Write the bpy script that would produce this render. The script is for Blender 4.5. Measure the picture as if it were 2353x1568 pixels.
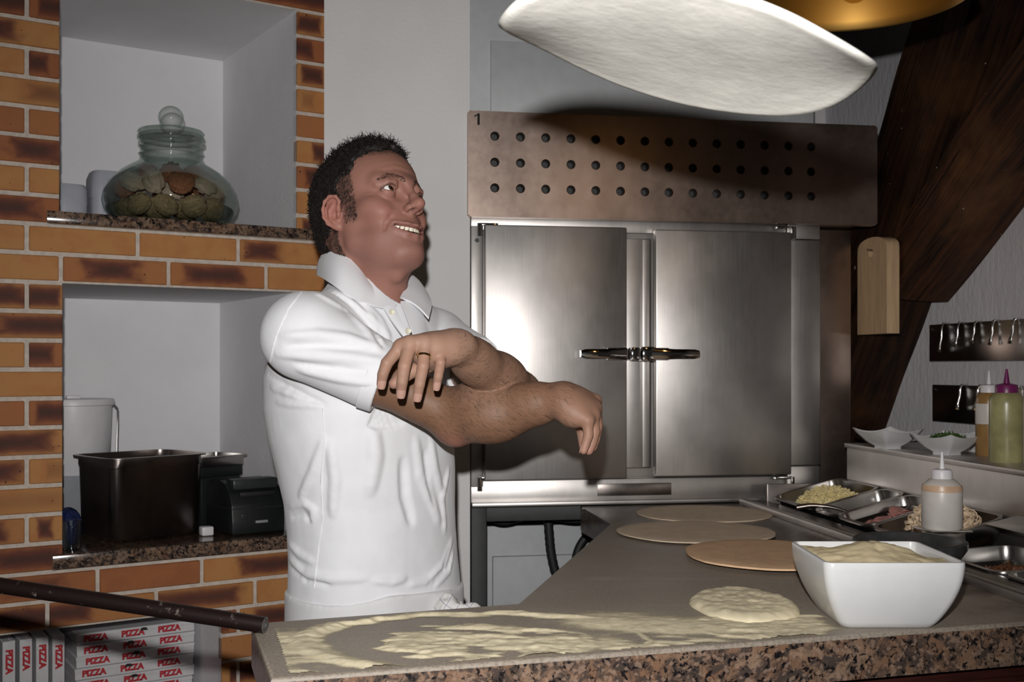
import bpy, bmesh, math, random
import numpy as np
from mathutils import Vector, Matrix, noise as mnoise

# ------------------------------------------------------------------ camera, world, lights, exposure
for o in list(bpy.data.objects):
    bpy.data.objects.remove(o)
SC = bpy.context.scene
COL = SC.collection
F, CX, HY, ZC = 2580.0, 1176.5, 845.0, 1.28      # focal length in px, principal column, horizon row, eye height

cam_d = bpy.data.cameras.new('camera')
cam_d.sensor_width = 36.0
cam_d.lens = F / 2353.0 * 36.0
cam_d.shift_y = (HY - 784.0) / 2353.0
cam_d.clip_start = 0.05
cam_d.dof.use_dof = True
cam_d.dof.focus_distance = 2.0
cam_d.dof.aperture_fstop = 10.0
cam = bpy.data.objects.new('camera', cam_d)
cam.location = (0, 0, ZC)
cam.rotation_euler = (math.pi / 2, 0, 0)
COL.objects.link(cam)
SC.camera = cam

W = bpy.data.worlds.new('world')
SC.world = W
W.use_nodes = True
bgn = W.node_tree.nodes['Background']
bgn.inputs[0].default_value = (1.0, 0.90, 0.80, 1)
bgn.inputs[1].default_value = 0.014

# the camera's flash, a little above the lens
fl = bpy.data.lights.new('camera_flash', 'SPOT')
fl.energy = 190.0
fl.color = (1.0, 0.985, 0.97)
fl.shadow_soft_size = 0.014
fl.spot_size = math.radians(80)
fl.spot_blend = 1.0
flo = bpy.data.objects.new('camera_flash', fl)
flo.location = (-0.025, -0.02, ZC + 0.14)
flo.rotation_euler = (math.radians(86.5), 0, math.radians(3))
COL.objects.link(flo)

SC.view_settings.view_transform = 'Standard'
SC.view_settings.look = 'None'
SC.view_settings.gamma = 1.0
SC.view_settings.use_curve_mapping = False
SC.view_settings.exposure = 0.0

# ------------------------------------------------------------------ helpers
R = math.radians
rnd = random.Random(7)
mnoise.seed_set(3)


def P(px, py, Y):
    return Vector(((px - CX) / F * Y, Y, ZC - (py - HY) / F * Y))


def G(px, py, z):
    Y = (ZC - z) * F / (py - HY)
    return P(px, py, Y)


class Frame:
    """a vertical plane frame: origin, x along the plane, y into depth, z up"""
    def __init__(s, ox, oy, deg):
        s.o = Vector((ox, oy, 0)); s.a = R(deg)
        s.tx = Vector((math.cos(s.a), math.sin(s.a), 0)); s.ty = Vector((-math.sin(s.a), math.cos(s.a), 0))

    def hit(s, px, py, c=0.0):
        u = (px - CX) / F
        d = Vector((u, 1, -(py - HY) / F))
        Y = (c + s.o.dot(s.ty)) / d.dot(s.ty)
        p = d * Y
        return ((p - s.o).dot(s.tx), ZC + p.z)

    def x(s, px, c=0.0):
        return s.hit(px, HY, c)[0]

    def z(s, px, py, c=0.0):
        return s.hit(px, py, c)[1]

    def w(s, x, y, z):
        return s.o + s.tx * x + s.ty * y + Vector((0, 0, z))


def empty(name, loc=(0, 0, 0), rz=0.0):
    o = bpy.data.objects.new(name, None)
    o.empty_display_size = 0.05
    o.location = loc
    o.rotation_euler = (0, 0, rz)
    COL.objects.link(o)
    return o


def tag(o, label=None, cat=None, group=None, kind=None):
    if label: o['label'] = label
    if cat: o['category'] = cat
    if group: o['group'] = group
    if kind: o['kind'] = kind
    return o


def link(name, me, parent=None, loc=None, rot=None):
    o = bpy.data.objects.new(name, me)
    COL.objects.link(o)
    if parent: o.parent = parent
    if loc is not None: o.location = loc
    if rot is not None: o.rotation_euler = rot
    return o


def mesh(name, verts, faces, mats, smooth=False, midx=None, autosmooth=None):
    me = bpy.data.meshes.new(name)
    me.from_pydata([tuple(v) for v in verts], [], faces)
    if not isinstance(mats, (list, tuple)): mats = [mats]
    for m in mats: me.materials.append(m)
    if midx is not None: me.polygons.foreach_set('material_index', midx)
    if smooth: me.polygons.foreach_set('use_smooth', [True] * len(me.polygons))
    me.update()
    if autosmooth: sharp(me, autosmooth)
    return me


def sharp(me, deg):
    bm = bmesh.new(); bm.from_mesh(me)
    for f in bm.faces: f.smooth = True
    for e in bm.edges:
        if len(e.link_faces) == 2 and e.calc_face_angle(0) > R(deg): e.smooth = False
    bm.to_mesh(me); bm.free()


def bm_box(bm, lo, hi, mi=0):
    x0, y0, z0 = lo; x1, y1, z1 = hi
    vs = [bm.verts.new(c) for c in ((x0, y0, z0), (x1, y0, z0), (x1, y1, z0), (x0, y1, z0), (x0, y0, z1), (x1, y0, z1), (x1, y1, z1), (x0, y1, z1))]
    for q in ((3, 2, 1, 0), (4, 5, 6, 7), (0, 1, 5, 4), (1, 2, 6, 5), (2, 3, 7, 6), (3, 0, 4, 7)):
        f = bm.faces.new([vs[i] for i in q]); f.material_index = mi


def bm_done(bm, name, mats, bevel=0.0, seg=2, sm=None):
    bmesh.ops.recalc_face_normals(bm, faces=bm.faces)
    if bevel:
        bmesh.ops.bevel(bm, geom=list(bm.edges), offset=bevel, segments=seg, affect='EDGES', profile=0.5, clamp_overlap=True)
    me = bpy.data.meshes.new(name)
    bm.to_mesh(me); bm.free()
    if not isinstance(mats, (list, tuple)): mats = [mats]
    for m in mats: me.materials.append(m)
    sharp(me, sm if sm else 40)
    return me


def box(name, lo, hi, m, bevel=0.002, seg=2):
    bm = bmesh.new(); bm_box(bm, lo, hi)
    return bm_done(bm, name, m, bevel, seg)


def prism(name, poly, z0, z1, m, bevel=0.0, seg=2, sidemat=None):
    """vertical prism over an xy polygon"""
    bm = bmesh.new()
    a = [bm.verts.new((p[0], p[1], z0)) for p in poly]
    b = [bm.verts.new((p[0], p[1], z1)) for p in poly]
    n = len(poly)
    bm.faces.new(a[::-1]); bm.faces.new(b)
    for i in range(n):
        f = bm.faces.new((a[i], a[(i + 1) % n], b[(i + 1) % n], b[i]))
        if sidemat: f.material_index = 1
    return bm_done(bm, name, [m] + ([sidemat] if sidemat else []), bevel, seg)


def lathe(name, prof, m, n=40, sm=45, closed=False):
    vs, fs = [], []
    k = len(prof)
    for i in range(n):
        a = 2 * math.pi * i / n
        for r, z in prof: vs.append((r * math.cos(a), r * math.sin(a), z))
    for i in range(n):
        j = (i + 1) % n
        for q in range(k - 1 if not closed else k):
            q2 = (q + 1) % k
            if prof[q][0] < 1e-6 and prof[q2][0] < 1e-6: continue
            fs.append((i * k + q, j * k + q, j * k + q2, i * k + q2))
    me = mesh(name, vs, fs, m)
    bm = bmesh.new(); bm.from_mesh(me)
    bmesh.ops.remove_doubles(bm, verts=bm.verts, dist=1e-6)
    bmesh.ops.recalc_face_normals(bm, faces=bm.faces)
    bm.to_mesh(me); bm.free()
    sharp(me, sm)
    return me


def rrect(w, d, r, z, k=5, cx=0, cy=0):
    r = min(r, w / 2 - 1e-4, d / 2 - 1e-4)
    out = []
    for (sx, sy, a0) in ((1, 1, 0), (-1, 1, 90), (-1, -1, 180), (1, -1, 270)):
        for i in range(k + 1):
            a = R(a0 + 90.0 * i / k)
            out.append((cx + sx * (w / 2 - r) + r * math.cos(a), cy + sy * (d / 2 - r) + r * math.sin(a), z))
    return out


def loft(name, loops, m, cap0=True, cap1=True, sm=40, mi=None):
    n = len(loops[0]); vs = [v for l in loops for v in l]; fs = []
    for i in range(len(loops) - 1):
        for j in range(n):
            j2 = (j + 1) % n
            fs.append((i * n + j, i * n + j2, (i + 1) * n + j2, (i + 1) * n + j))
    if cap0: fs.append(tuple(range(n))[::-1])
    if cap1: fs.append(tuple(range((len(loops) - 1) * n, len(loops) * n)))
    me = mesh(name, vs, fs, m)
    bm = bmesh.new(); bm.from_mesh(me)
    bmesh.ops.recalc_face_normals(bm, faces=bm.faces)
    bm.to_mesh(me); bm.free()
    sharp(me, sm)
    return me


def tube(name, pts, r, m, n=10, caps=True, sm=60):
    """swept tube through points; r a number or a list"""
    pts = [Vector(p) for p in pts]
    k = len(pts)
    rs = r if isinstance(r, (list, tuple)) else [r] * k
    up = Vector((0, 0, 1)); loops = []
    prev = None
    for i, p in enumerate(pts):
        t = (pts[min(i + 1, k - 1)] - pts[max(i - 1, 0)]).normalized()
        if prev is None:
            s = t.cross(up if abs(t.z) < .9 else Vector((1, 0, 0))).normalized()
        else:
            s = (prev - t * prev.dot(t)).normalized()
        prev = s
        b = t.cross(s)
        loops.append([tuple(p + (s * math.cos(2 * math.pi * j / n) + b * math.sin(2 * math.pi * j / n)) * rs[i]) for j in range(n)])
    return loft(name, loops, m, caps, caps, sm)


def catmull(pts, n=8):
    pts = [Vector(p) for p in pts]
    q = [pts[0] * 2 - pts[1]] + pts + [pts[-1] * 2 - pts[-2]]
    out = []
    for i in range(1, len(q) - 2):
        for j in range(n):
            t = j / n
            a, b, c, d = q[i - 1:i + 3]
            out.append(0.5 * ((2 * b) + (c - a) * t + (2 * a - 5 * b + 4 * c - d) * t * t + (3 * b - a - 3 * c + d) * t ** 3))
    out.append(pts[-1])
    return out


def interp(x, xs, ys):
    return float(np.interp(x, xs, ys))


# ------------------------------------------------------------------ materials
def rgb(r, g, b):
    """sRGB 0..255 -> linear"""
    f = lambda c: (c / 255 / 12.92) if c / 255 <= .04045 else ((c / 255 + .055) / 1.055) ** 2.4
    return (f(r), f(g), f(b), 1)


class NT:
    def __init__(s, name):
        s.m = bpy.data.materials.new(name); s.m.use_nodes = True
        s.t = s.m.node_tree; s.b = s.t.nodes['Principled BSDF']

    def n(s, typ, **kw):
        nd = s.t.nodes.new(typ)
        for k, v in kw.items():
            if k == 'ins':
                for kk, vv in v.items(): s.set(nd.inputs[kk], vv)
            else: setattr(nd, k, v)
        return nd

    def set(s, sock, v):
        if isinstance(v, bpy.types.NodeSocket): s.t.links.new(v, sock)
        elif isinstance(v, bpy.types.Node): s.t.links.new(v.outputs[0], sock)
        else: sock.default_value = v

    def math(s, op, a, b=0.0, c=None, clamp=False):
        nd = s.n('ShaderNodeMath', operation=op, use_clamp=clamp)
        s.set(nd.inputs[0], a); s.set(nd.inputs[1], b)
        if c is not None: s.set(nd.inputs[2], c)
        return nd.outputs[0]

    def mix(s, fac, a, b):
        nd = s.n('ShaderNodeMix', data_type='RGBA')
        s.set(nd.inputs[0], fac); s.set(nd.inputs[6], a); s.set(nd.inputs[7], b)
        return nd.outputs[2]

    def smooth(s, v, lo, hi, a=0.0, b=1.0):
        nd = s.n('ShaderNodeMapRange', interpolation_type='SMOOTHSTEP')
        s.set(nd.inputs[0], v); nd.inputs[1].default_value = lo; nd.inputs[2].default_value = hi
        nd.inputs[3].default_value = a; nd.inputs[4].default_value = b
        return nd.outputs[0]

    def coord(s, which='Object'):
        return s.n('ShaderNodeTexCoord').outputs[which]

    def noise(s, vec, scale, detail=4, rough=.6, dist=0.0, out=0):
        nd = s.n('ShaderNodeTexNoise')
        s.set(nd.inputs['Vector'], vec); nd.inputs['Scale'].default_value = scale
        nd.inputs['Detail'].default_value = detail; nd.inputs['Roughness'].default_value = rough
        nd.inputs['Distortion'].default_value = dist
        return nd.outputs[out]

    def stretch(s, vec, sc):
        nd = s.n('ShaderNodeMapping'); s.set(nd.inputs[0], vec); nd.inputs['Scale'].default_value = sc
        return nd.outputs[0]

    def bump(s, h, strength=.3, dist=.002):
        nd = s.n('ShaderNodeBump'); s.set(nd.inputs['Height'], h)
        nd.inputs['Strength'].default_value = strength; nd.inputs['Distance'].default_value = dist
        s.t.links.new(nd.outputs[0], s.b.inputs['Normal'])

    def P(s, **kw):
        for k, v in kw.items():
            s.set(s.b.inputs[{'col': 'Base Color', 'rough': 'Roughness', 'metal': 'Metallic', 'spec': 'Specular IOR Level',
                              'sss': 'Subsurface Weight', 'trans': 'Transmission Weight', 'ior': 'IOR', 'coat': 'Coat Weight',
                              'aniso': 'Anisotropic', 'sheen': 'Sheen Weight'}[k]], v)
        return s.m


def simple(name, col, rough=.5, metal=0.0, spec=.5, var=0.12, vscale=30.0, bump=0.0, bscale=200.0, stretch=None):
    t = NT(name); co = t.coord()
    if stretch: co = t.stretch(co, stretch)
    nz = t.noise(co, vscale, 5)
    dark = tuple(c * (1 - var) for c in col[:3]) + (1,)
    lite = tuple(min(1, c * (1 + var)) for c in col[:3]) + (1,)
    c = t.mix(t.smooth(nz, .3, .7), dark, lite)
    if bump: t.bump(t.noise(co, bscale, 3), bump)
    return t.P(col=c, rough=rough, metal=metal, spec=spec)


def mk_plaster(name, col, scale=70, strength=.5, streak=False):
    t = NT(name); co = t.coord()
    v = t.stretch(co, (1, 1, .45)) if streak else co
    h = t.noise(v, scale, 5, .6)
    h2 = t.noise(co, 3.0, 3)
    c = t.mix(t.smooth(h2, .3, .7), tuple(x * .93 for x in col[:3]) + (1,), col)
    t.bump(h, strength, .004)
    return t.P(col=c, rough=.85, spec=.2)


M = {}
M['plaster'] = mk_plaster('white_plaster', (.86, .85, .865, 1), 120, .45)
M['plaster_pillar'] = mk_plaster('pillar_plaster', (.73, .71, .70, 1), 120, .45)
M['plaster_rough'] = mk_plaster('rough_plaster', (.78, .76, .78, 1), 55, .9, True)
M['grey_paint'] = simple('grey_paint', (.40, .41, .42, 1), .5, var=.04)
M['dark_paint_hole_shade'] = simple('dark_paint_hole_shade', (.03, .03, .03, 1), .6)
M['floor'] = simple('brown_floor', (.10, .07, .055, 1), .5)
M['mortar'] = simple('grey_mortar', (.60, .53, .46, 1), .9, var=.12, vscale=60, bump=.4, bscale=300)
M['white_ceramic'] = simple('white_ceramic', (.70, .70, .70, 1), .22, spec=.5, var=.02)
M['white_plastic'] = simple('white_plastic', (.75, .73, .75, 1), .4, var=.03)
M['grey_plastic'] = simple('grey_plastic', (.30, .31, .33, 1), .4, var=.04)
M['black_plastic'] = simple('black_plastic', (.010, .012, .012, 1), .42, var=.1)
M['black_rubber'] = simple('black_rubber', (.012, .012, .012, 1), .6)
M['blue_plastic'] = simple('blue_plastic', (.01, .02, .08, 1), .4)
M['black_iron'] = simple('black_iron', (.035, .037, .038, 1), .45, var=.25, vscale=40, bump=.15, bscale=120)
M['chrome'] = simple('chrome', (.80, .80, .80, 1), .08, metal=1, var=.02)
M['gold'] = simple('gold', (.85, .60, .30, 1), .2, metal=1, var=.02)
M['box_card'] = simple('white_cardboard', (.62, .61, .62, 1), .7, var=.05)
M['red_print'] = simple('red_print', (.45, .02, .03, 1), .7, var=.15, vscale=200)
M['black_print'] = simple('black_print', (.01, .01, .01, 1), .6)
M['purple_plastic'] = simple('purple_plastic', (.16, .015, .10, 1), .35)
M['green_glass_plastic'] = simple('olive_sauce_plastic', (.34, .32, .15, 1), .3, var=.2, vscale=18)
M['oil'] = simple('brown_oil_plastic', (.30, .17, .06, 1), .3)
M['cloudy_plastic'] = simple('cloudy_plastic', (.62, .58, .54, 1), .35, var=.04)
M['herb'] = simple('green_herb', (.05, .10, .02, 1), .7, var=.5, vscale=150)
M['cheese'] = simple('grated_cheese', (.72, .60, .30, 1), .6, var=.18, vscale=60)
M['ham'] = simple('pink_ham', (.55, .24, .21, 1), .5, var=.15, vscale=40)
M['mushroom'] = simple('sliced_mushroom', (.66, .50, .34, 1), .6, var=.3, vscale=90)
M['mince'] = simple('brown_mince', (.13, .05, .02, 1), .5, var=.5, vscale=150)
M['sauce'] = simple('red_sauce', (.22, .05, .015, 1), .4, var=.4, vscale=60)
M['dark_red_wood'] = simple('dark_red_wood', (.035, .008, .006, 1), .45, var=.3, vscale=12, stretch=(1, 1, 8))
M['orange_wood'] = simple('orange_wood', (.28, .12, .035, 1), .45, var=.2, vscale=12, stretch=(1, 8, 8))
M['board_wood'] = simple('pale_board_wood', (.56, .38, .22, 1), .6, var=.12, vscale=16, stretch=(6, 6, .5))
M['bare_steel'] = simple('bare_steel', (.45, .44, .43, 1), .35, metal=1, var=.1, vscale=40)


def mk_steel(name, col, rough, brush=(60, 60, 1.2), blotch=.25, rvar=.12, bumps=.0, warm=None):
    t = NT(name); co = t.coord()
    fine = t.noise(t.stretch(co, brush), 6, 4, .7)
    big = t.noise(t.stretch(co, (1, 1, .7)), 4.5, 4, .6)
    c = t.mix(t.smooth(big, .3, .72), tuple(x * (1 - blotch) for x in col[:3]) + (1,), col)
    r = t.math('ADD', t.math('MULTIPLY', fine, rvar), t.math('MULTIPLY_ADD', big, .12, rough - .12))
    h = t.math('ADD', t.math('MULTIPLY', fine, .25), t.math('MULTIPLY', t.noise(co, 3.0, 2), .8))
    t.bump(h, .08, .003)
    return t.P(col=c, rough=r, metal=1.0)


M['steel'] = mk_steel('brushed_steel', (.62, .585, .56, 1), .42)
M['steel_hood'] = mk_steel('hood_steel', (.52, .40, .34, 1), .36, brush=(8, 8, 8), blotch=.35)
M['steel_pan'] = mk_steel('pan_steel', (.52, .50, .48, 1), .28, brush=(3, 3, 3), blotch=.2, rvar=.05)
M['steel_dark'] = mk_steel('dark_pan_steel', (.34, .30, .28, 1), .30, brush=(3, 3, 3), blotch=.4, rvar=.1)


def mk_granite(name, dusty=0.0, rough=.2, bright=1.0):
    t = NT(name); co = t.coord()
    v1 = t.n('ShaderNodeTexVoronoi', feature='F1'); t.set(v1.inputs['Vector'], co); v1.inputs['Scale'].default_value = 190
    v1.inputs['Randomness'].default_value = 1
    n1 = t.noise(co, 42, 6, .7, .8)
    n2 = t.noise(co, 95, 5, .7, .4)
    n3 = t.noise(co, 18, 3, .5)
    tan = t.mix(t.smooth(n3, .35, .65), (.17 * bright, .095 * bright, .058 * bright, 1), (.22 * bright, .145 * bright, .10 * bright, 1))
    c = t.mix(t.smooth(n1, .42, .58, 1, 0), tan, (.055 * bright, .040 * bright, .034 * bright, 1))
    c = t.mix(t.smooth(n2, .41, .48, 1, 0), c, (.008, .007, .008, 1))
    sp = t.n('ShaderNodeSeparateColor'); t.set(sp.inputs[0], v1.outputs['Color'])
    c = t.mix(t.math('MULTIPLY', t.smooth(sp.outputs[0], .78, .85), .5), c, (.28 * bright, .19 * bright, .14 * bright, 1))
    return t.P(col=c, rough=rough, spec=.5)


M['granite'] = mk_granite('brown_granite', rough=.25)
M['granite_shelf'] = mk_granite('shelf_granite', rough=.14, bright=1.05)


def mk_worktop():
    """dark stone top with a shaped dusting of flour"""
    t = NT('floured_stone_top'); co = t.coord()
    n1 = t.noise(co, 60, 5, .7); n2 = t.noise(co, 9, 4, .6); n4 = t.noise(co, 230, 3, .7)
    base = t.mix(t.smooth(n2, .3, .7), (.044, .026, .018, 1), (.090, .060, .044, 1))
    base = t.mix(t.math('MULTIPLY', t.smooth(n1, .45, .6), .5), base, (.04, .028, .024, 1))
    sx = t.n('ShaderNodeSeparateXYZ'); t.set(sx.inputs[0], co)
    # dust thins out with distance from the working end of the counter
    f = t.math('SUBTRACT', 1.82, sx.outputs[1])
    f = t.math('ADD', f, t.math('MULTIPLY', t.math('SUBTRACT', n2, .5), .9))
    f = t.math('SUBTRACT', f, t.math('MULTIPLY', t.math('MAXIMUM', t.math('SUBTRACT', sx.outputs[0], .42), 0), 1.6))
    d = t.smooth(f, -.05, .60, .0, .50)
    d = t.math('MULTIPLY', d, t.smooth(n4, .25, .62, .45, 1.0))
    wipe = t.noise(t.stretch(co, (2.2, 9, 1)), 2.2, 4, .6, 1.2)
    d = t.math('ADD', d, t.math('MULTIPLY', t.smooth(wipe, .56, .72), .10), clamp=True)
    c = t.mix(d, base, (.50, .44, .36, 1))
    r = t.math('MULTIPLY_ADD', d, .6, .27)
    t.bump(n1, .12, .001)
    return t.P(col=c, rough=r, spec=.4)


M['worktop'] = mk_worktop()


def mk_flour(name, col, bs=160):
    t = NT(name); co = t.coord()
    n1 = t.noise(co, bs, 5, .7); n2 = t.noise(co, 25, 4)
    c = t.mix(t.smooth(n2, .3, .7), tuple(x * .86 for x in col[:3]) + (1,), col)
    t.bump(n1, .35, .002)
    return t.P(col=c, rough=.95, spec=.1)


M['flour'] = mk_flour('semolina_flour', (.72, .63, .44, 1))
M['flour_bowl'] = mk_flour('semolina_heap', (.82, .69, .44, 1))
M['dough'] = mk_flour('raw_dough', (.90, .87, .80, 1), 60)
M['dough_base'] = mk_flour('rolled_dough', (.70, .47, .29, 1), 60)
M['dough_base2'] = mk_flour('rolled_dough_dusty', (.66, .53, .40, 1), 60)


def mk_brick():
    t = NT('burnt_ochre_brick'); co = t.coord()
    oi = t.n('ShaderNodeObjectInfo')
    wn = t.n('ShaderNodeTexWhiteNoise', noise_dimensions='1D'); t.set(wn.inputs['W'], t.math('MULTIPLY', oi.outputs['Random'], 91.7))
    s = t.n('ShaderNodeSeparateColor'); t.set(s.inputs[0], wn.outputs['Color'])
    wn2 = t.n('ShaderNodeTexWhiteNoise', noise_dimensions='1D'); t.set(wn2.inputs['W'], t.math('MULTIPLY_ADD', oi.outputs['Random'], 53.1, 9.0))
    s2 = t.n('ShaderNodeSeparateColor'); t.set(s2.inputs[0], wn2.outputs['Color'])
    off = t.n('ShaderNodeCombineXYZ'); t.set(off.inputs[0], t.math('MULTIPLY', oi.outputs['Random'], 37.0)); t.set(off.inputs[2], t.math('MULTIPLY', s.outputs[1], 11.0))
    va = t.n('ShaderNodeVectorMath', operation='ADD'); t.set(va.inputs[0], co); t.set(va.inputs[1], off.outputs[0])
    vec = va.outputs[0]
    nz = t.noise(vec, 24, 2, .5); nf = t.noise(vec, 140, 4, .7)
    g = t.coord('Generated')
    sg = t.n('ShaderNodeSeparateXYZ'); t.set(sg.inputs[0], g)
    sx = t.n('ShaderNodeSeparateXYZ'); t.set(sx.inputs[0], co)
    # ochre to red brown body
    ochre = t.mix(t.smooth(s.outputs[0], .55, .95), (.50, .235, .080, 1), (.33, .115, .045, 1))
    c = t.mix(t.smooth(nz, .35, .75, 0, .45), ochre, (.42, .15, .05, 1))
    # burnt patch: a soft rounded rectangle, its place differs by brick
    cx = t.math('MULTIPLY_ADD', t.math('SUBTRACT', s.outputs[1], .5), .8, .5)
    hw = t.math('MULTIPLY_ADD', s.outputs[2], .30, .14)
    wob = t.math('MULTIPLY', t.math('SUBTRACT', nz, .5), .26)
    dx = t.math('SUBTRACT', t.math('ADD', t.math('ABSOLUTE', t.math('SUBTRACT', sg.outputs[0], cx)), wob), hw)
    dz = t.math('SUBTRACT', t.math('ADD', t.math('ABSOLUTE', t.math('SUBTRACT', sg.outputs[2], .52)), wob), .32)
    dd = t.math('MAXIMUM', t.math('MULTIPLY', dx, 2.2), dz)
    m1 = t.smooth(dd, -.34, .20, 1, 0)
    amt = t.smooth(s2.outputs[0], .10, .35, .0, 1.0)
    m1 = t.math('MULTIPLY', m1, amt)
    c = t.mix(t.smooth(t.math('MULTIPLY', t.smooth(dd, -.20, .36, 1, 0), amt), 0, 1), c, (.20, .055, .03, 1))
    c = t.mix(t.math('MULTIPLY', m1, .85), c, (.060, .028, .022, 1))
    spk = t.noise(vec, 75, 2, .5)
    c = t.mix(t.smooth(spk, .72, .75), c, (.02, .015, .015, 1))
    t.bump(t.math('ADD', nf, nz), .25, .002)
    return t.P(col=c, rough=.7, spec=.3)


M['brick'] = mk_brick()


def mk_wood_beam(name='dark_timber', g_=1.0, lean=33.0):
    t = NT(name); co = t.coord()
    mp = t.n('ShaderNodeMapping'); t.set(mp.inputs[0], co); mp.inputs['Rotation'].default_value = (0, -R(lean), 0); co = mp.outputs[0]
    g = t.noise(t.stretch(co, (14, 14, .9)), 3.0, 6, .7, .6)
    b = t.noise(co, 2.6, 4, .6)
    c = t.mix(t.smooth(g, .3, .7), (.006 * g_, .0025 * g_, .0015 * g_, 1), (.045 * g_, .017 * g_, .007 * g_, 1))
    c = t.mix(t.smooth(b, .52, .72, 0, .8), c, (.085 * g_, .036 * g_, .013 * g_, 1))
    k = t.noise(t.stretch(co, (20, 20, .5)), 5.0, 3, .5)
    c = t.mix(t.smooth(k, .62, .68), c, (.006, .003, .002, 1))
    fleck = t.noise(co, 46, 2, .5)
    c = t.mix(t.smooth(fleck, .76, .78), c, (.55, .5, .45, 1))
    t.bump(t.math('ADD', g, t.math('MULTIPLY', k, -1.0)), .6, .006)
    return t.P(col=c, rough=.6, spec=.25)


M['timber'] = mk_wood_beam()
M['timber_brown'] = mk_wood_beam('brown_timber', 2.0, 55.0)  # the brace's own lighter brown, grain along its slope
M['ceiling'] = simple('dark_ceiling_boards', (.06, .035, .02, 1), .6, var=.3, vscale=8, stretch=(1, 8, 1))


def mk_glass(name, tint, gl=.05, rough=.03):
    """thin clear glass: tinted see-through plus fresnel gloss"""
    m = bpy.data.materials.new(name); m.use_nodes = True
    nt = m.node_tree; nt.nodes.clear()
    o = nt.nodes.new('ShaderNodeOutputMaterial'); mx = nt.nodes.new('ShaderNodeMixShader')
    tr = nt.nodes.new('ShaderNodeBsdfTransparent'); gs = nt.nodes.new('ShaderNodeBsdfGlossy'); fr = nt.nodes.new('ShaderNodeLayerWeight')
    fr.inputs['Blend'].default_value = .25
    mr = nt.nodes.new('ShaderNodeMapRange'); mr.inputs[3].default_value = gl; mr.inputs[4].default_value = .75
    mc = nt.nodes.new('ShaderNodeMix'); mc.data_type = 'RGBA'
    mc.inputs[6].default_value = (.975, .985, .98, 1); mc.inputs[7].default_value = tint
    tc = nt.nodes.new('ShaderNodeTexCoord'); nz = nt.nodes.new('ShaderNodeTexNoise'); nz.inputs['Scale'].default_value = 14
    bp = nt.nodes.new('ShaderNodeBump'); bp.inputs['Strength'].default_value = .08
    nt.links.new(tc.outputs['Object'], nz.inputs['Vector']); nt.links.new(nz.outputs[0], bp.inputs['Height'])
    nt.links.new(bp.outputs[0], gs.inputs['Normal'])
    gs.inputs['Roughness'].default_value = rough; gs.inputs['Color'].default_value = (.9, .95, .93, 1)
    nt.links.new(fr.outputs['Facing'], mr.inputs[0]); nt.links.new(mr.outputs[0], mx.inputs[0])
    nt.links.new(fr.outputs['Facing'], mc.inputs[0]); nt.links.new(mc.outputs[2], tr.inputs['Color'])
    nt.links.new(tr.outputs[0], mx.inputs[1]); nt.links.new(gs.outputs[0], mx.inputs[2]); nt.links.new(mx.outputs[0], o.inputs[0])
    return m


M['glass'] = mk_glass('green_tinted_glass', (.42, .54, .47, 1), .03)
# ------------------------------------------------------------------ the room
def structure(name, me, parent=None):
    o = link(name, me, parent)
    o['kind'] = 'structure'
    return o


WL = Frame(-0.896, 3.10, 33.0)          # brick wall on the left
WB = Frame(-0.496, 2.965, 9.4)          # white pillar behind the man
OV = Frame(-0.110, 3.04, 9.4)           # oven front
RW = Frame(1.13, 4.05, -78.0)           # plaster wall on the right (x runs towards the viewer)
UN = Frame(0.645, 3.10, -81.9)          # topping unit (x runs towards the viewer)
ZT = 0.90                               # worktop height

structure('floor', box('floor', (-4, -2, -.05), (4.5, 6, 0), M['floor'], 0))
structure('ceiling', box('ceiling', (-3.2, -1.2, 2.78), (3.2, 5.5, 2.84), M['ceiling'], 0))


def strip_wall(name, path, z0, z1, m, th=.12):
    """wall with thickness along an xy path (thick to the far side)"""
    vs, fs = [], []
    for (x, y) in path: vs += [(x, y, z0), (x, y, z1)]
    n = len(path)
    for i in range(n - 1): fs.append((2 * i, 2 * i + 2, 2 * i + 3, 2 * i + 1))
    me = mesh(name, vs, fs, m)
    return me


C1 = WB.w(.388, 0, 0)
C2 = C1 + WB.ty * 1.0
C0 = WB.w(0, 0, 0); CL = C0 + WB.ty * .40
structure('wall_back', strip_wall('wall_back', [(CL.x, CL.y), (C0.x, C0.y), (C1.x, C1.y), (C2.x, C2.y), (1.13, 4.05)], 0, 2.78, M['plaster_pillar']))
e = RW.w(3.6, 0, 0)
structure('wall_right', strip_wall('wall_right', [(1.13, 4.05), (e.x, e.y)], 0, 2.78, M['plaster_rough']))

# brick wall with three niches
CO = .075
ZB = 1.65
T0, T1 = -1.05, .416
N = {'u': (WL.x(137), WL.x(683), 1.655, ZB + 9 * CO, .66),
     'l': (WL.x(144), WL.x(680), .762, ZB - 2 * CO, .68),
     'b': (-.80, WL.x(510), .21, ZB - 14 * CO, .75)}
MY = .007                                # mortar lies this far behind the brick faces
wv, wf, wm = [], [], []


def wquad(pts, mi):
    k = len(wv)
    wv.extend([tuple(WL.w(*p)) for p in pts]); wf.append(tuple(range(k, k + 4))); wm.append(mi)


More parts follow.
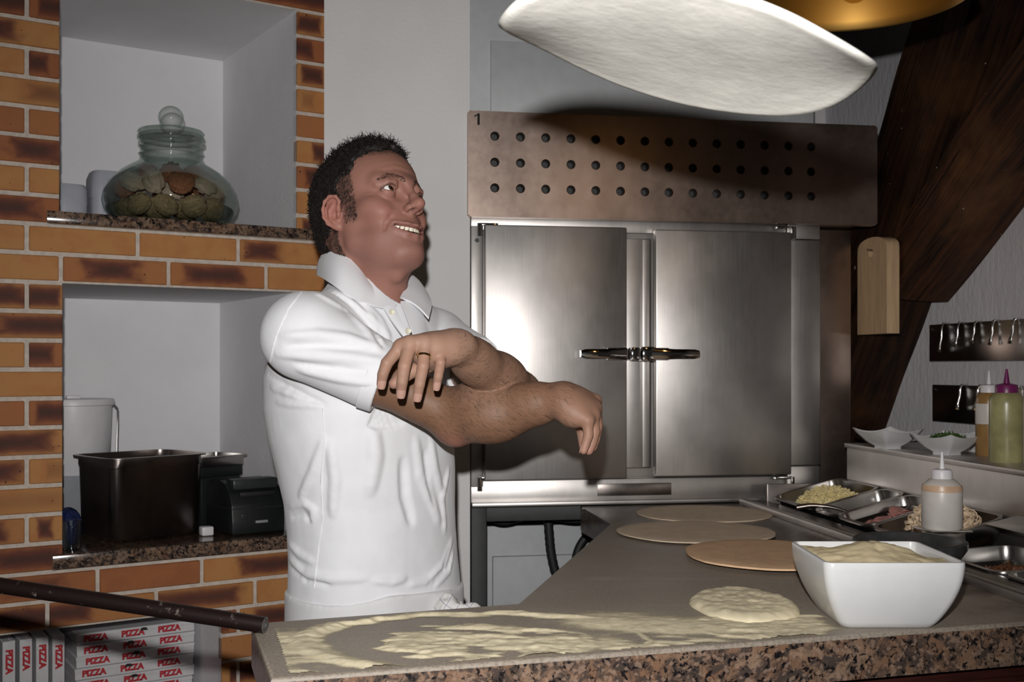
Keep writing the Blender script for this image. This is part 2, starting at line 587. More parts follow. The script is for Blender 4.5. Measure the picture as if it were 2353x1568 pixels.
ts = sorted({T0, T1} | {v for n in N.values() for v in n[:2]})
zs = sorted({0.0, 2.78} | {v for n in N.values() for v in n[2:4]})
for i in range(len(ts) - 1):
    for j in range(len(zs) - 1):
        tc, zc = (ts[i] + ts[i + 1]) / 2, (zs[j] + zs[j + 1]) / 2
        if any(n[0] < tc < n[1] and n[2] < zc < n[3] for n in N.values()): continue
        wquad([(ts[i], MY, zs[j]), (ts[i + 1], MY, zs[j]), (ts[i + 1], MY, zs[j + 1]), (ts[i], MY, zs[j + 1])], 0)
for (a, b, z0, z1, d) in N.values():
    wquad([(a, d, z0), (b, d, z0), (b, d, z1), (a, d, z1)], 1)
    wquad([(a, MY, z0), (a, d, z0), (a, d, z1), (a, MY, z1)], 1)
    wquad([(b, d, z0), (b, MY, z0), (b, MY, z1), (b, d, z1)], 1)
    wquad([(a, MY, z0), (b, MY, z0), (b, d, z0), (a, d, z0)], 1)
    wquad([(a, d, z1), (b, d, z1), (b, MY, z1), (a, MY, z1)], 1)
wall_left = structure('wall_left', mesh('wall_left', wv, wf, [M['mortar'], M['plaster']], midx=wm))

BL, JT = .279, .0115
brick_cache = {}


def brick_mesh(L, H):
    k = (round(L, 3), round(H, 3))
    if k not in brick_cache:
        bm = bmesh.new(); bm_box(bm, (-L / 2, -.015, -H / 2), (L / 2, .015, H / 2))
        brick_cache[k] = bm_done(bm, 'brick', M['brick'], .0022, 1)
    return brick_cache[k]


for k in range(-20, 15):
    z0, z1 = ZB + k * CO + JT / 2, ZB + (k + 1) * CO - JT / 2
    zc = (z0 + z1) / 2
    ph = -.33 if k % 2 == 0 else -.4125
    if k == -13: ph = -.238
    if k == -14: ph = -.084
    spans = [(T0, T1)]
    for (a, b, n0, n1, d) in N.values():
        if n0 < zc < n1:
            new = []
            for (s0, s1) in spans:
                if s0 < a: new.append((s0, min(a, s1) + JT / 2))
                if s1 > b: new.append((max(b, s0) - JT / 2, s1))
            spans = new
    for (s0, s1) in spans:
        cuts = [s0] + [c for c in (ph + BL * q for q in range(-6, 8)) if s0 + .03 < c < s1 - .03] + [s1]
        for c0, c1 in zip(cuts[:-1], cuts[1:]):
            L = c1 - c0 - JT
            if L < .02: continue
            p = WL.w((c0 + c1) / 2, .015 + rnd.uniform(-.0012, .0012), zc)
            o = link('brick', brick_mesh(L, z1 - z0), wall_left, p, (0, 0, WL.a))

# granite shelves in the two upper niches
sh = link('granite_shelf', prism('granite_shelf', [WL.w(WL.x(107, -.03), -.03, 0)[:2], WL.w(WL.x(726, -.03), -.03, 0)[:2], WL.w(N['u'][1] + .03, .012, 0)[:2], WL.w(N['u'][1] - .004, .65, 0)[:2], WL.w(N['u'][0] + .004, .65, 0)[:2], WL.w(N['u'][0] - .02, .012, 0)[:2]], 1.652, 1.683, M['granite_shelf'], .002))
tag(sh, 'thin brown granite shelf in the upper wall niche under the glass jar', 'shelf')
sh2 = link('granite_shelf', prism('granite_shelf', [WL.w(WL.x(120, -.03), -.03, 0)[:2], WL.w(WL.x(720, -.03), -.03, 0)[:2], WL.w(N['l'][1] + .03, .012, 0)[:2], WL.w(N['l'][1] - .004, .67, 0)[:2], WL.w(N['l'][0] + .004, .67, 0)[:2], WL.w(N['l'][0] - .02, .012, 0)[:2]], .760, .796, M['granite_shelf'], .002))
tag(sh2, 'polished brown granite shelf in the lower niche under the steel pan and printer', 'shelf')

# ------------------------------------------------------------------ oven
def oven_build():
    ov = empty('pizza_oven', OV.w(0, 0, 0), OV.a)
    tag(ov, 'stainless steel oven cabinet with two brushed doors and chrome latch levers', 'oven')
    X = lambda px, c=0: OV.x(px, c)
    Z = lambda px, py, c=0: OV.z(px, py, c)
    xr = X(1887)
    zb = Z(1085, 1166); zt = Z(1085, 492)
    s = M['steel']

    def b(name, x0, x1, z0, z1, y0, y1, m=s, bev=.003, par=ov):
        return link(name, box(name, (x0, y0, z0), (x1, y1, z1), m, bev), par)
    xl0, xl1 = X(1112), X(1436); xr0, xr1 = X(1502), X(1812)
    zd0, zd1 = Z(1300, 1101), Z(1300, 522)
    b('cabinet_body', 0.004, xr - .004, zb, zt, .045, .70)
    b('top_rail', 0, X(1810), zd1 - .012, zt, .012, .05)
    b('corner_plate', X(1812), xr, zd1 - .02, zt - .006, .006, .05)
    b('left_jamb', 0, xl0, zd0 - .02, zd1, .010, .05)
    b('right_panel', xr1 + .002, xr, Z(1850, 1070), zd1 - .022, .004, .05)
    b('right_foot_plate', xr1 + .002, xr, zb, Z(1850, 1072), .010, .05)
    b('centre_post', xl1, xr0, Z(1470, 1078), Z(1470, 546), .022, .05)
    b('centre_post_edge', X(1479), X(1497), Z(1470, 1076), Z(1470, 548), .012, .024)
    base = b('base_rail', 0, xr1 + .002, zb, zd0 - .003, .012, .05)
    b('slot', X(1375), X(1545), Z(1460, 1140), Z(1460, 1112), .008, .02, M['steel_dark'], .001, ov)
    b('ledge', .0, xr1, zb, zb + .012, -.012, .03)
    dl = link('door', box('door', (xl0, -.022, zd0), (xl1, .010, zd1), s, .004), ov)
    dr = link('door', box('door', (xr0, -.022, zd0 + .004), (xr1, .010, zd1 - .004), s, .004), ov)
    # chrome lever handles with a latch block between the doors
    zh = Z(1470, 814)

    def lever(par, xa, xb, flip):
        n = 10; loops = []
        for i in range(n + 1):
            t = i / n
            x = xa + (xb - xa) * t
            h = interp(t, [0, .06, .5, .8, 1], [.009, .0125, .013, .015, .017])
            y = interp(t, [0, .3, .7, 1], [-.050, -.054, -.050, -.042])
            loops.append([(x, y - .006, zh - h), (x, y - .010, zh - h * .4), (x, y - .010, zh + h * .4), (x, y - .006, zh + h), (x, y + .010, zh + h), (x, y + .010, zh - h)])
        h = link('handle', loft('handle', loops, M['chrome'], sm=50), par)
        xs = xb - (xb - xa) * .18
        link('handle_mount', box('handle_mount', (xs - .030, -.046, zh - .017), (xs + .030, -.020, zh + .017), M['chrome'], .006), par)
        for dz in (-.010, .010):
            link('screw', lathe('screw', [(0, -.004), (.004, -.004), (.004, .003), (0, .004)], M['bare_steel'], 8), par, (xs - .034, -.047, zh + dz), (R(90), 0, 0))
        return h
    lever(dl, X(1334, -.05), X(1440, -.05), 1)
    lever(dr, X(1606, -.05), X(1498, -.05), -1)
    link('latch', box('latch', (X(1440), -.048, zh - .018), (X(1462), -.010, zh + .018), M['chrome'], .005), ov)
    link('latch', box('latch', (X(1464), -.052, zh - .020), (X(1496), .0, zh + .020), M['chrome'], .007), ov)
    # hinges
    for (hx, hz, s2) in ((X(1101), Z(1101, 528), 1), (X(1820), Z(1820, 535), -1), (X(1816), Z(1816, 1108), -1), (X(1101), Z(1101, 1110), 1)):
        hg = link('hinge', tube('hinge', [(hx, -.012, hz - .020), (hx, -.012, hz + .016)], .007, M['chrome'], 10), ov)
        link('hinge_arm', box('hinge_arm', (min(hx, hx + s2 * .05), -.014, hz + .010), (max(hx, hx + s2 * .05), .006, hz + .017), M['chrome'], .001), hg)
    link('keyhole', lathe('keyhole', [(0, 0), (.006, 0), (.006, .004), (0, .004)], M['black_plastic'], 12), ov, (X(1097), .009, Z(1097, 552)), (R(90), 0, 0))
    # stand
    for (x0, y0) in ((.004, .03), (xr - .05, .03), (.004, .62), (xr - .05, .62)):
        link('leg', box('leg', (x0, y0, 0), (x0 + .042, y0 + .042, zb), M['dark_paint_hole_shade'], .002), ov)
    link('stand_rail', box('stand_rail', (.046, .032, zb - .045), (xr - .05, .07, zb - .004), M['dark_paint_hole_shade'], .002), ov)
    link('stand_rail', box('stand_rail', (.006, .07, zb - .045), (.04, .62, zb - .004), M['dark_paint_hole_shade'], .002), ov)
    return ov, xr, zt


oven, OXR, OZT = oven_build()


def hood_build():
    hd = empty('perforated_hood', OV.w(0, 0, 0), OV.a)
    tag(hd, 'stainless hood panel with three rows of round holes above the oven', 'hood')
    c = -.035
    x0, z1 = OV.hit(1079, 257, c); x1 = OV.x(2013, c); z0 = OV.z(1079, 494, c)
    # hole positions
    cols = [OV.hit(px, 375, c)[0] for px in (1137, 1196, 1254, 1312, 1369, 1426, 1482, 1537, 1592, 1647, 1702, 1757, 1812, 1864)]
    rows = [OV.z(1137, py, c) for py in (313, 373, 432)]
    xe = [x0] + [(cols[i] + cols[i + 1]) / 2 for i in range(13)] + [cols[-1] + .035, x1]
    ze = [z0, (rows[2] + rows[1]) / 2, (rows[1] + rows[0]) / 2, z1]
    ry = rows[::-1]
    vs, fs = [], []
    n = 24; rh = .0095; rr = .0125
    for i in range(15):
        for j in range(3):
            a0, a1, b0, b1 = xe[i], xe[i + 1], ze[j], ze[j + 1]
            k = len(vs)
            if i == 14:
                vs += [(a0, c, b0), (a1, c, b0), (a1, c, b1), (a0, c, b1)]; fs.append((k, k + 1, k + 2, k + 3)); continue
            cx, cz = cols[i], ry[j]
            ring = []
            for q in range(n):
                a = 2 * math.pi * (q + .5) / n
                dx, dz = math.cos(a), math.sin(a)
                t = min((a1 - cx) / dx if dx > 1e-9 else 1e9, (a0 - cx) / dx if dx < -1e-9 else 1e9, (b1 - cz) / dz if dz > 1e-9 else 1e9, (b0 - cz) / dz if dz < -1e-9 else 1e9)
                ring.append((dx, dz, t))
            for (r, yy) in (('t', c), (rr, c), (rr * .98, c + .0005), (rh, c + .006), (rh * .95, c + .022), (0.0, c + .022)):
                for (dx, dz, t) in ring:
                    rad = t if r == 't' else r
                    vs.append((cx + dx * rad, yy, cz + dz * rad))
            for l in range(5):
                for q in range(n):
                    q2 = (q + 1) % n
                    fs.append((k + l * n + q, k + l * n + q2, k + (l + 1) * n + q2, k + (l + 1) * n + q))
            # square corners of the cell
            for (ax, az) in ((a0, b0), (a1, b0), (a1, b1), (a0, b1)):
                ca_ = math.atan2(az - cz, ax - cx) % (2 * math.pi); q0_ = int(math.floor(ca_ / (2 * math.pi) * n - .5)) % n; best = (q0_, (q0_ + 1) % n)
                vs.append((ax, c, az)); fs.append((len(vs) - 1, k + best[0], k + best[1]))
    me = mesh('perforated_panel', vs, fs, [M['steel_hood'], M['dark_paint_hole_shade']])
    bm = bmesh.new(); bm.from_mesh(me)
    bmesh.ops.remove_doubles(bm, verts=bm.verts, dist=1e-5)
    bmesh.ops.recalc_face_normals(bm, faces=bm.faces)
    for f in bm.faces:
        if f.calc_center_median().y > c + .010: f.material_index = 1  # hole depths coloured dark, standing in for the shade inside
    bm.to_mesh(me); bm.free(); sharp(me, 30)
    link('perforated_panel', me, hd)
    link('hood_box', box('hood_box', (x0, c + .024, OZT - .0005), (x1, .40, z1), M['steel_hood'], .0), hd)
    for (a, b_, nm) in (((x0, c, z1 - .0005), (x1, c + .03, z1 + .004), 'top_edge'), ((x0, c, z0 - .004), (x1, c + .03, z0 + .0005), 'bottom_edge'), ((x1 - .0005, c, z0), (x1 + .004, c + .03, z1), 'side_edge'), ((x0 - .004, c, z0), (x0 + .0005, c + .03, z1), 'side_edge')):
        link(nm, box(nm, a, b_, M['steel_hood'], 0), hd)
    # the figure 1 in the corner
    bm = bmesh.new()
    for pts_ in ([(.008, 0), (.0145, 0), (.0145, .031), (.008, .031)], [(0, .0205), (.0085, .0255), (.0085, .031), (.0065, .0275), (0, .0255)]):
        bm.faces.new([bm.verts.new((p[0], p[1], 0)) for p in pts_])
    bmesh.ops.solidify(bm, geom=list(bm.faces), thickness=.0004)
    me = bm_done(bm, 'numeral', M['black_print'])
    hx, hz = OV.hit(1090, 287, c)
    link('numeral', me, hd, (hx, c - .0008, hz), (R(90), 0, 0))
    # steel side sheet between oven and timber post
    sx0, sx1 = OXR + .004, OV.x(2013, .12)
    link('side_sheet', box('side_sheet', (sx0, .12, .92), (x1, .135, z0), M['steel_hood'], .001), hd)
    return z1


HZ1 = hood_build()
du = empty('duct_casing', OV.w(0, 0, 0), OV.a)
tag(du, 'smooth grey painted casing with a raised panel above the perforated hood', 'duct casing')
link('casing', box('casing', (-.002, .02, HZ1 + .002), (OV.x(1870, .02), .45, 2.775), M['grey_paint'], .002), du)
x0, zz = OV.hit(1128, 92, .01)
link('raised_panel', box('raised_panel', (x0, .012, HZ1 + .004), (OV.x(1800, .012), .03, zz), M['grey_paint'], .002), du)

# things under the oven
cb = empty('white_cabinet', OV.w(0, 0, 0), OV.a)
tag(cb, 'pale grey cabinet standing in the dark space under the oven', 'cabinet')
link('carcass', box('carcass', (.06, .36, .0), (.72, .62, .80), M['grey_paint'], .003), cb)
link('door', box('door', (OV.x(1132, .35), .345, .05), (.70, .362, OV.z(1200, 1278, .35)), M['grey_paint'], .003), cb)
hs = [OV.w(*((lambda h, c: (h[0], c, h[1]))(OV.hit(px, py, .22), .22))) for (px, py) in ((1258, 1176), (1262, 1230), (1266, 1270), (1276, 1315), (1292, 1352), (1310, 1400), (1320, 1460))]
tag(link('ribbed_hose', tube('ribbed_hose', catmull(hs, 6), [.013 + .0015 * (i % 2) for i in range(37)], M['black_rubber'], 12)), 'dark ribbed hose hanging below the oven', 'hose')
hs = [OV.w(*((lambda h, c: (h[0], c, h[1]))(OV.hit(px, py, .25), .25))) for (px, py) in ((1420, 1180), (1385, 1210), (1352, 1230), (1332, 1255), (1322, 1290), (1325, 1340), (1335, 1420))]
tag(link('cable', tube('cable', catmull(hs, 6), .012, M['black_rubber'], 10)), 'thick black cable curving down beside the worktop edge', 'cable')
hs = [OV.w(*((lambda h, c: (h[0], c, h[1]))(OV.hit(px, py, .15), .15))) for (px, py) in ((1118, 1190), (1160, 1200), (1230, 1186), (1320, 1196), (1400, 1190))]
tag(link('cable', tube('cable', catmull(hs, 6), .009, M['black_rubber'], 8)), 'black cable slung along the underside of the oven', 'cable')

# ------------------------------------------------------------------ timber post and brace
def slab_beam(par, name, poly, y0, y1, m, seed=0, cuts=26):
    """beam as a slanted strip in the wall plane (x,z), thick in y, with a hand-hewn surface"""
    a, b, c, d = [Vector((p[0], 0, p[1])) for p in poly]     # a-b one long edge, d-c the other
    n = 5; loops = []
    for i in range(cuts + 1):
        t = i / cuts
        e0 = a.lerp(b, t); e1 = d.lerp(c, t)
        lp = []
        for (u0, v0, u1, v1) in ((0, 0, 1, 0), (1, 0, 1, 1), (1, 1, 0, 1), (0, 1, 0, 0)):
            for q in range(n):
                s = q / n
                u, v = u0 + (u1 - u0) * s, v0 + (v1 - v0) * s
                p = e0.lerp(e1, u); p.y = y0 + (y1 - y0) * v
                w = mnoise.noise_vector(Vector((p.x * 3 + seed, p.y * 6, p.z * 3)))
                p = p + w * .010
                lp.append(tuple(p))
        loops.append(lp)
    return link(name, loft(name, loops, m, sm=35), par)


def wall_pt(px, py, n):
    """point of the plane parallel to the right wall, n in front of it, in (x, z) of RW"""
    return RW.hit(px, py, -n)


FR = .20
post = empty('timber_post', RW.w(0, 0, 0), RW.a)
tag(post, 'dark leaning timber post with a diagonal brace against the plaster wall', 'timber post')
pa, pb = wall_pt(1890, 745, FR), wall_pt(2110, 0, FR)
ma, mb = wall_pt(1940, 880, FR), wall_pt(2200, 100, FR)


def ext(p, q, z):
    t = (z - p[1]) / (q[1] - p[1]); return (p[0] + (q[0] - p[0]) * t, z)


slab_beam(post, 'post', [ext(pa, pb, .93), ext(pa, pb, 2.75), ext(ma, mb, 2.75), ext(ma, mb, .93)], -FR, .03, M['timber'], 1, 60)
ua, ub = wall_pt(2353, 89, FR - .012), wall_pt(2136, 411, FR - .012)
la, lb = wall_pt(2353, 279, FR - .012), wall_pt(2161, 536, FR - .012)


def extx(p, q, x):
    t = (x - p[0]) / (q[0] - p[0]); return (x, p[1] + (q[1] - p[1]) * t)


xa = min(ub[0], lb[0]) - .20; xb = max(ua[0], la[0]) + 1.0
slab_beam(post, 'brace', [extx(ua, ub, xa), extx(ua, ub, xb), extx(la, lb, xb), extx(la, lb, xa)], -FR + .012, .03, M['timber_brown'], 5, 40)

# chopping board on the post
cbz = []
b0 = RW.hit(1972, 765, -FR - .02); b1 = RW.hit(2040, 560, -FR - .02)
cbx0 = RW.x(1974, -FR - .03); cbx1 = RW.x(2041, -FR - .03)
zb0, zb1 = RW.z(2010, 768, -FR - .03), RW.z(2010, 545, -FR - .03)
brd = empty('chopping_board', RW.w((cbx0 + cbx1) / 2, -FR + .005, zb0), RW.a)
tag(brd, 'pale wooden paddle board with a hanging hole on the timber post', 'chopping board')


def board():
    w = cbx1 - cbx0; h = zb1 - zb0; th = .040
    out = [(-w / 2, 0), (w / 2, 0), (w / 2, h - .035)]
    for i in range(1, 12):
        a = math.pi * i / 12
        out.append((w / 2 * math.cos(a) * 1.0, h - .035 + .035 * math.sin(a) ** .8))
    out.append((-w / 2, h - .035))
    bm = bmesh.new()
    hole = [(-.005 + .014 * math.cos(2 * math.pi * i / 16), h - .048 + .014 * math.sin(2 * math.pi * i / 16)) for i in range(16)]
    rings = {}
    for key, y in (('f', -th), ('b', 0)):
        ov_ = [bm.verts.new((p[0], y, p[1])) for p in out]; hv = [bm.verts.new((p[0], y, p[1])) for p in hole]
        rings[key] = (ov_, hv)
        es = [bm.edges.new((ov_[i], ov_[(i + 1) % len(ov_)])) for i in range(len(ov_))] + [bm.edges.new((hv[i], hv[(i + 1) % 16])) for i in range(16)]
        bmesh.ops.triangle_fill(bm, edges=es, use_beauty=True)
    for idx in (0, 1):
        a, b = rings['f'][idx], rings['b'][idx]
        for i in range(len(a)): bm.faces.new((a[i], a[(i + 1) % len(a)], b[(i + 1) % len(a)], b[i]))
    return bm_done(bm, 'board', M['board_wood'], 0)


link('board', board(), brd)
link('nail', tube('nail', [(-.005, .030, zb1 - zb0 - .040), (-.005, -.052, zb1 - zb0 - .036)], .003, M['bare_steel'], 8), brd)

# ------------------------------------------------------------------ worktop
LA = Vector((-.295, 1.371)); RB = LA + Vector((1.04, .299)).normalized() * 1.20
LB = Vector((-.3875, 1.67)); MI = Vector((.0164, 1.799)); IN = Vector((.246, 2.723)); IO = Vector((.188, 3.02))
rail0 = UN.w(-.022, .009, 0)            # the stone ends under the unit's front rail
tt_ = t0_ = (Vector(rail0[:2]) - LA).dot(Vector(UN.ty[:2])) / Vector((1.04, .299)).normalized().dot(Vector(UN.ty[:2]))
RB = LA + Vector((1.04, .299)).normalized() * tt_
poly = [LA, RB, Vector(rail0[:2]), Vector(UN.w(-.085, .018, 0)[:2]), IO + Vector((0, .07)), IO, IN, MI, LB]
ct = empty('counter', (LA.x, LA.y, 0))
tag(ct, 'stone worktop with thick speckled granite edge and flour dusted top', 'counter')
off = Vector((LA.x, LA.y))
bm = bmesh.new()
top = [bm.verts.new((p.x - off.x, p.y - off.y, ZT)) for p in poly]
low = [bm.verts.new((p.x - off.x, p.y - off.y, ZT - .064)) for p in poly]
bm.faces.new(top); bm.faces.new(low[::-1])
for i in range(len(poly)):
    j = (i + 1) % len(poly)
    f = bm.faces.new((low[i], low[j], top[j], top[i])); f.material_index = 1
bmesh.ops.bevel(bm, geom=[e_ for e_ in bm.edges if abs(e_.verts[0].co.z - e_.verts[1].co.z) < 1e-4 and e_.verts[0].co.z > ZT - .01], offset=.006, segments=3, affect='EDGES', profile=.5)
me = bm_done(bm, 'worktop', [M['worktop'], M['granite']])
link('worktop', me, ct)
# base with red wood front
n_in = Vector((-.276, .961)); t_in = Vector((.961, .276))
bp = [LA + n_in * .035 + t_in * .03, RB + n_in * .035 - t_in * .03, Vector(rail0[:2]) + Vector((-.03, .0)), IO + Vector((.04, 0)), IN + Vector((.04, 0)), MI + Vector((.04, -.03)), LB - n_in * .02 + t_in * .03]
link('base', prism('base', [(p.x - off.x, p.y - off.y) for p in bp], 0, ZT - .064, M['dark_red_wood']), ct)
for s0 in np.arange(.05, 1.0, .283):
    q = LA + n_in * .030 + t_in * s0 - off
    o = link('panel_board', box('panel_board', (0, 0, .05), (.275, .012, ZT - .09), M['dark_red_wood'], .003), ct, (q.x, q.y, 0), (0, 0, math.atan2(t_in.y, t_in.x)))
q = LA + n_in * .016 + t_in * .05 - off
link('rail', box('rail', (0, 0, ZT - .135), (1.11, .03, ZT - .098), M['orange_wood'], .003), ct, (q.x, q.y, 0), (0, 0, math.atan2(t_in.y, t_in.x)))
# ------------------------------------------------------------------ things in the wall niches
def fbm(x, y, seed=0, octv=4, f0=1.0):
    """value noise on numpy arrays, -1..1"""
    rg = np.random.RandomState(seed)
    tot = np.zeros_like(x); amp = 1.0; s = 0.0; f = f0
    for o in range(octv):
        T = rg.rand(64, 64) * 2 - 1
        xi = np.floor(x * f).astype(int); yi = np.floor(y * f).astype(int)
        u = x * f - xi; v = y * f - yi
        u = u * u * (3 - 2 * u); v = v * v * (3 - 2 * v)
        a = T[xi % 64, yi % 64]; b = T[(xi + 1) % 64, yi % 64]; c = T[xi % 64, (yi + 1) % 64]; d = T[(xi + 1) % 64, (yi + 1) % 64]
        tot += amp * ((a * (1 - u) + b * u) * (1 - v) + (c * (1 - u) + d * u) * v)
        s += amp; amp *= .5; f *= 2
    return tot / s


def sstep(x, a, b):
    t = np.clip((x - a) / (b - a), 0, 1); return t * t * (3 - 2 * t)


# the large glass jar of pasta nests
JZ = 1.683
jq = .165
jt = WL.x(393, jq)
jar = empty('glass_jar', WL.w(jt, jq, JZ), WL.a)
tag(jar, 'big round green tinted glass jar with ball knob lid full of pasta nests', 'jar')
k = .00124
prof_o = [(0, .004), (.125, .004), (.142, .006), (.165, .022), (.184, .050), (.190, .072), (.186, .098), (.168, .130), (.140, .158), (.112, .176), (.094, .186), (.088, .192), (.087, .204), (.091, .209), (.086, .214), (.086, .224), (.091, .230), (.086, .236), (.087, .247), (.094, .252), (.094, .262), (.088, .267)]
prof_i = [(r - .006, z + (.006 if z < .05 else 0)) for r, z in prof_o[::-1][:-2]] + [(0, .012)]
link('body', lathe('body', prof_o + prof_i, M['glass'], 56, 60), jar)
lid = link('lid', lathe('lid', [(0, .262), (.080, .262), (.090, .268), (.094, .273), (.090, .279), (.060, .283), (.030, .287), (.022, .292)] + [(.036 * math.sin(a), .318 - .034 * math.cos(a)) for a in [R(d) for d in range(40, 181, 14)]], M['glass'], 48, 60), jar)


def nest_mesh(name, m, seed):
    rg = random.Random(seed)
    nu, nv = 30, 18; vs, fs = [], []
    ax = Vector((rg.gauss(0, 1), rg.gauss(0, 1), rg.gauss(0, 1))).normalized()
    q = ax.to_track_quat('Z', 'Y')
    for j in range(nv + 1):
        th = math.pi * j / nv
        for i in range(nu):
            ph = 2 * math.pi * i / nu
            d = Vector((math.sin(th) * math.cos(ph), math.sin(th) * math.sin(ph), math.cos(th)))
            w = math.sin(9 * th + 1.5 * math.sin(2 * ph + seed) + 2.5 * mnoise.noise(d * 1.6 + Vector((seed, 0, 0))))
            r = 1 + .11 * w - .28 * max(0, d.z - .72) + .05 * mnoise.noise(d * 4 + Vector((0, seed, 0)))
            p = q @ (Vector((d.x, d.y, d.z * .72)) * r)
            vs.append(tuple(p))
    for j in range(nv):
        for i in range(nu):
            i2 = (i + 1) % nu
            fs.append((j * nu + i, (j + 1) * nu + i, (j + 1) * nu + i2, j * nu + i2))
    return mesh(name, vs, fs, m, True)


def mk_pasta(name, c1, c2):
    t = NT(name); co = t.coord()
    w = t.noise(t.stretch(co, (2, 2, 9)), 1.6, 4, .6, 2.0)
    c = t.mix(t.smooth(w, .35, .65), c1, c2)
    t.bump(w, .7, .05)
    return t.P(col=c, rough=.7, spec=.3)


M['pasta_brown'] = mk_pasta('brown_pasta', (.38, .14, .07, 1), (.70, .31, .16, 1))
M['pasta_cream'] = mk_pasta('cream_pasta', (.80, .60, .40, 1), (.95, .80, .62, 1))
M['pasta_green'] = mk_pasta('green_pasta', (.34, .24, .12, 1), (.70, .54, .30, 1))
kinds = {'brown': (M['pasta_brown'], 'reddish brown nest of dry pasta among the paler nests in the glass jar', 'brown pasta nests in the jar'),
         'cream': (M['pasta_cream'], 'cream coloured nest of dry pasta in the middle of the glass jar', 'cream pasta nests in the jar'),
         'green': (M['pasta_green'], 'dull green brown nest of dry pasta at the bottom of the glass jar', 'green pasta nests in the jar')}
nest_me = {kk: [nest_mesh('pasta_nest', v[0], 3 * i + 11 * q) for q in range(3)] for i, (kk, v) in enumerate(kinds.items())}
jr = random.Random(3)


def put_nest(kd, x, y, z, r):
    o = link('pasta_nest', jr.choice(nest_me[kd]), None, WL.w(jt + x, jq + y, JZ + z), (jr.uniform(0, 6), jr.uniform(0, 6), jr.uniform(0, 6)))
    o.scale = (r,) * 3
    tag(o, kinds[kd][1], 'pasta nest', kinds[kd][2])


spots = []
for i in range(9):
    a = 2 * math.pi * i / 9 + .2; spots.append(('green', .122 * math.cos(a), .122 * math.sin(a), .050))
for i in range(4):
    a = 2 * math.pi * i / 4 + .5; spots.append(('green', .048 * math.cos(a), .048 * math.sin(a), .048))
for i in range(8):
    a = 2 * math.pi * i / 8 - .15; spots.append(('cream' if i not in (2, 6) else 'brown', .118 * math.cos(a), .118 * math.sin(a), .100))
for i in range(7):
    a = 2 * math.pi * i / 7 + .05; spots.append(('brown', .080 * math.cos(a), .080 * math.sin(a), .134))
spots.append(('cream', .0, .0, .105))
NR = .0375
NP = np.array([q[1:] for q in spots])
IP = np.array([(max(r, 0), z) for r, z in [(r - .006, z + (.006 if z < .05 else 0)) for r, z in prof_o[1:]]])
IP = np.vstack([[(0, IP[0, 1])], IP])
for it in range(700):
    if it < 500: NP[:, 2] -= .00025
    for _ in range(2):
        D = NP[:, None] - NP[None]; L_ = np.linalg.norm(D, axis=2) + np.eye(len(NP))
        ov_ = np.clip(2 * NR - L_, 0, None); np.fill_diagonal(ov_, 0)
        NP += (D / L_[..., None] * ov_[..., None] * .45).sum(1)
        rho = np.hypot(NP[:, 0], NP[:, 1]) + 1e-9
        q2 = np.stack([rho, NP[:, 2]], 1)
        for (pa_, pb_) in zip(IP[:-1], IP[1:]):
            sg = pb_ - pa_; nn2 = np.array((-sg[1], sg[0])); nn2 = nn2 / (np.linalg.norm(nn2) + 1e-9)
            t_ = np.clip(((q2 - pa_) @ sg) / (sg @ sg + 1e-12), 0, 1)
            dd_ = ((q2 - (pa_ + t_[:, None] * sg)) ** 2).sum(1) ** .5
            sd_ = (q2 - pa_) @ nn2
            push = np.where((dd_ < NR + .0008) & (np.abs(sd_) >= dd_ - 1e-6), NR + .0008 - sd_, 0)
            q2 = q2 + push[:, None] * nn2
        NP[:, 0] *= q2[:, 0] / rho; NP[:, 1] *= q2[:, 0] / rho; NP[:, 2] = q2[:, 1]
for (kd, *_), p_ in zip(spots, NP): put_nest(kd, p_[0], p_[1], p_[2], NR / 1.10)

# two pale containers behind the jar
M['tub_plastic'] = simple('grey_blue_plastic', (.44, .45, .50, 1), .5, var=.04)
for (px, w, h, q, lab) in ((252, .120, .180, .40, 'taller pale grey rounded container behind the glass jar'), (160, .090, .134, .40, 'smaller pale grey rounded container beside the taller one behind the jar')):
    tx = WL.x(px, q)
    t_ = empty('storage_tub', WL.w(tx, q, JZ), WL.a)
    tag(t_, lab, 'container')
    link('body', loft('body', [rrect(w * .90, w * .90, .02, 0), rrect(w, w, .025, .006), rrect(w, w, .025, h * .55)], M['tub_plastic']), t_)
    link('lid', loft('lid', [rrect(w * 1.03, w * 1.03, .028, h * .55), rrect(w * 1.03, w * 1.03, .028, h * .62), rrect(w * 1.0, w, .027, h * .9), rrect(w * .9, w * .9, .03, h)], M['tub_plastic']), t_)

# lower niche: bucket, deep steel pan, lids, printer and small things
SZ = .796


def on_shelf(name, px, q, label, cat, rz=0.0, z=SZ):
    o = empty(name, WL.w(WL.x(px, q), q, z), WL.a + rz)
    return tag(o, label, cat)


# grey plinth box carrying the white bucket
gb = on_shelf('grey_crate', 148, .50, 'dark grey box in the niche corner under the white bucket', 'box')
link('body', loft('body', [rrect(.19, .20, .015, 0), rrect(.20, .21, .018, .01), rrect(.20, .21, .018, .150)], M['grey_plastic']), gb)
link('rim', loft('rim', [rrect(.205, .22, .02, .150), rrect(.205, .22, .02, .163)], M['grey_plastic']), gb)
bk = on_shelf('white_bucket', 168, .50, 'white plastic bucket with a lid and wire handle in the niche corner', 'bucket', z=SZ + .163)
link('body', lathe('body', [(0, 0), (.100, 0), (.104, .004), (.112, .205), (.112, .215)], M['white_plastic'], 40), bk)
link('lid', lathe('lid', [(0, .226), (.095, .226), (.100, .224), (.117, .226), (.119, .222), (.119, .208), (.113, .206)], M['white_plastic'], 40), bk)
link('lid_tab', box('lid_tab', (-.02, -.01, .226), (.02, .006, .236), M['white_plastic'], .002), bk)
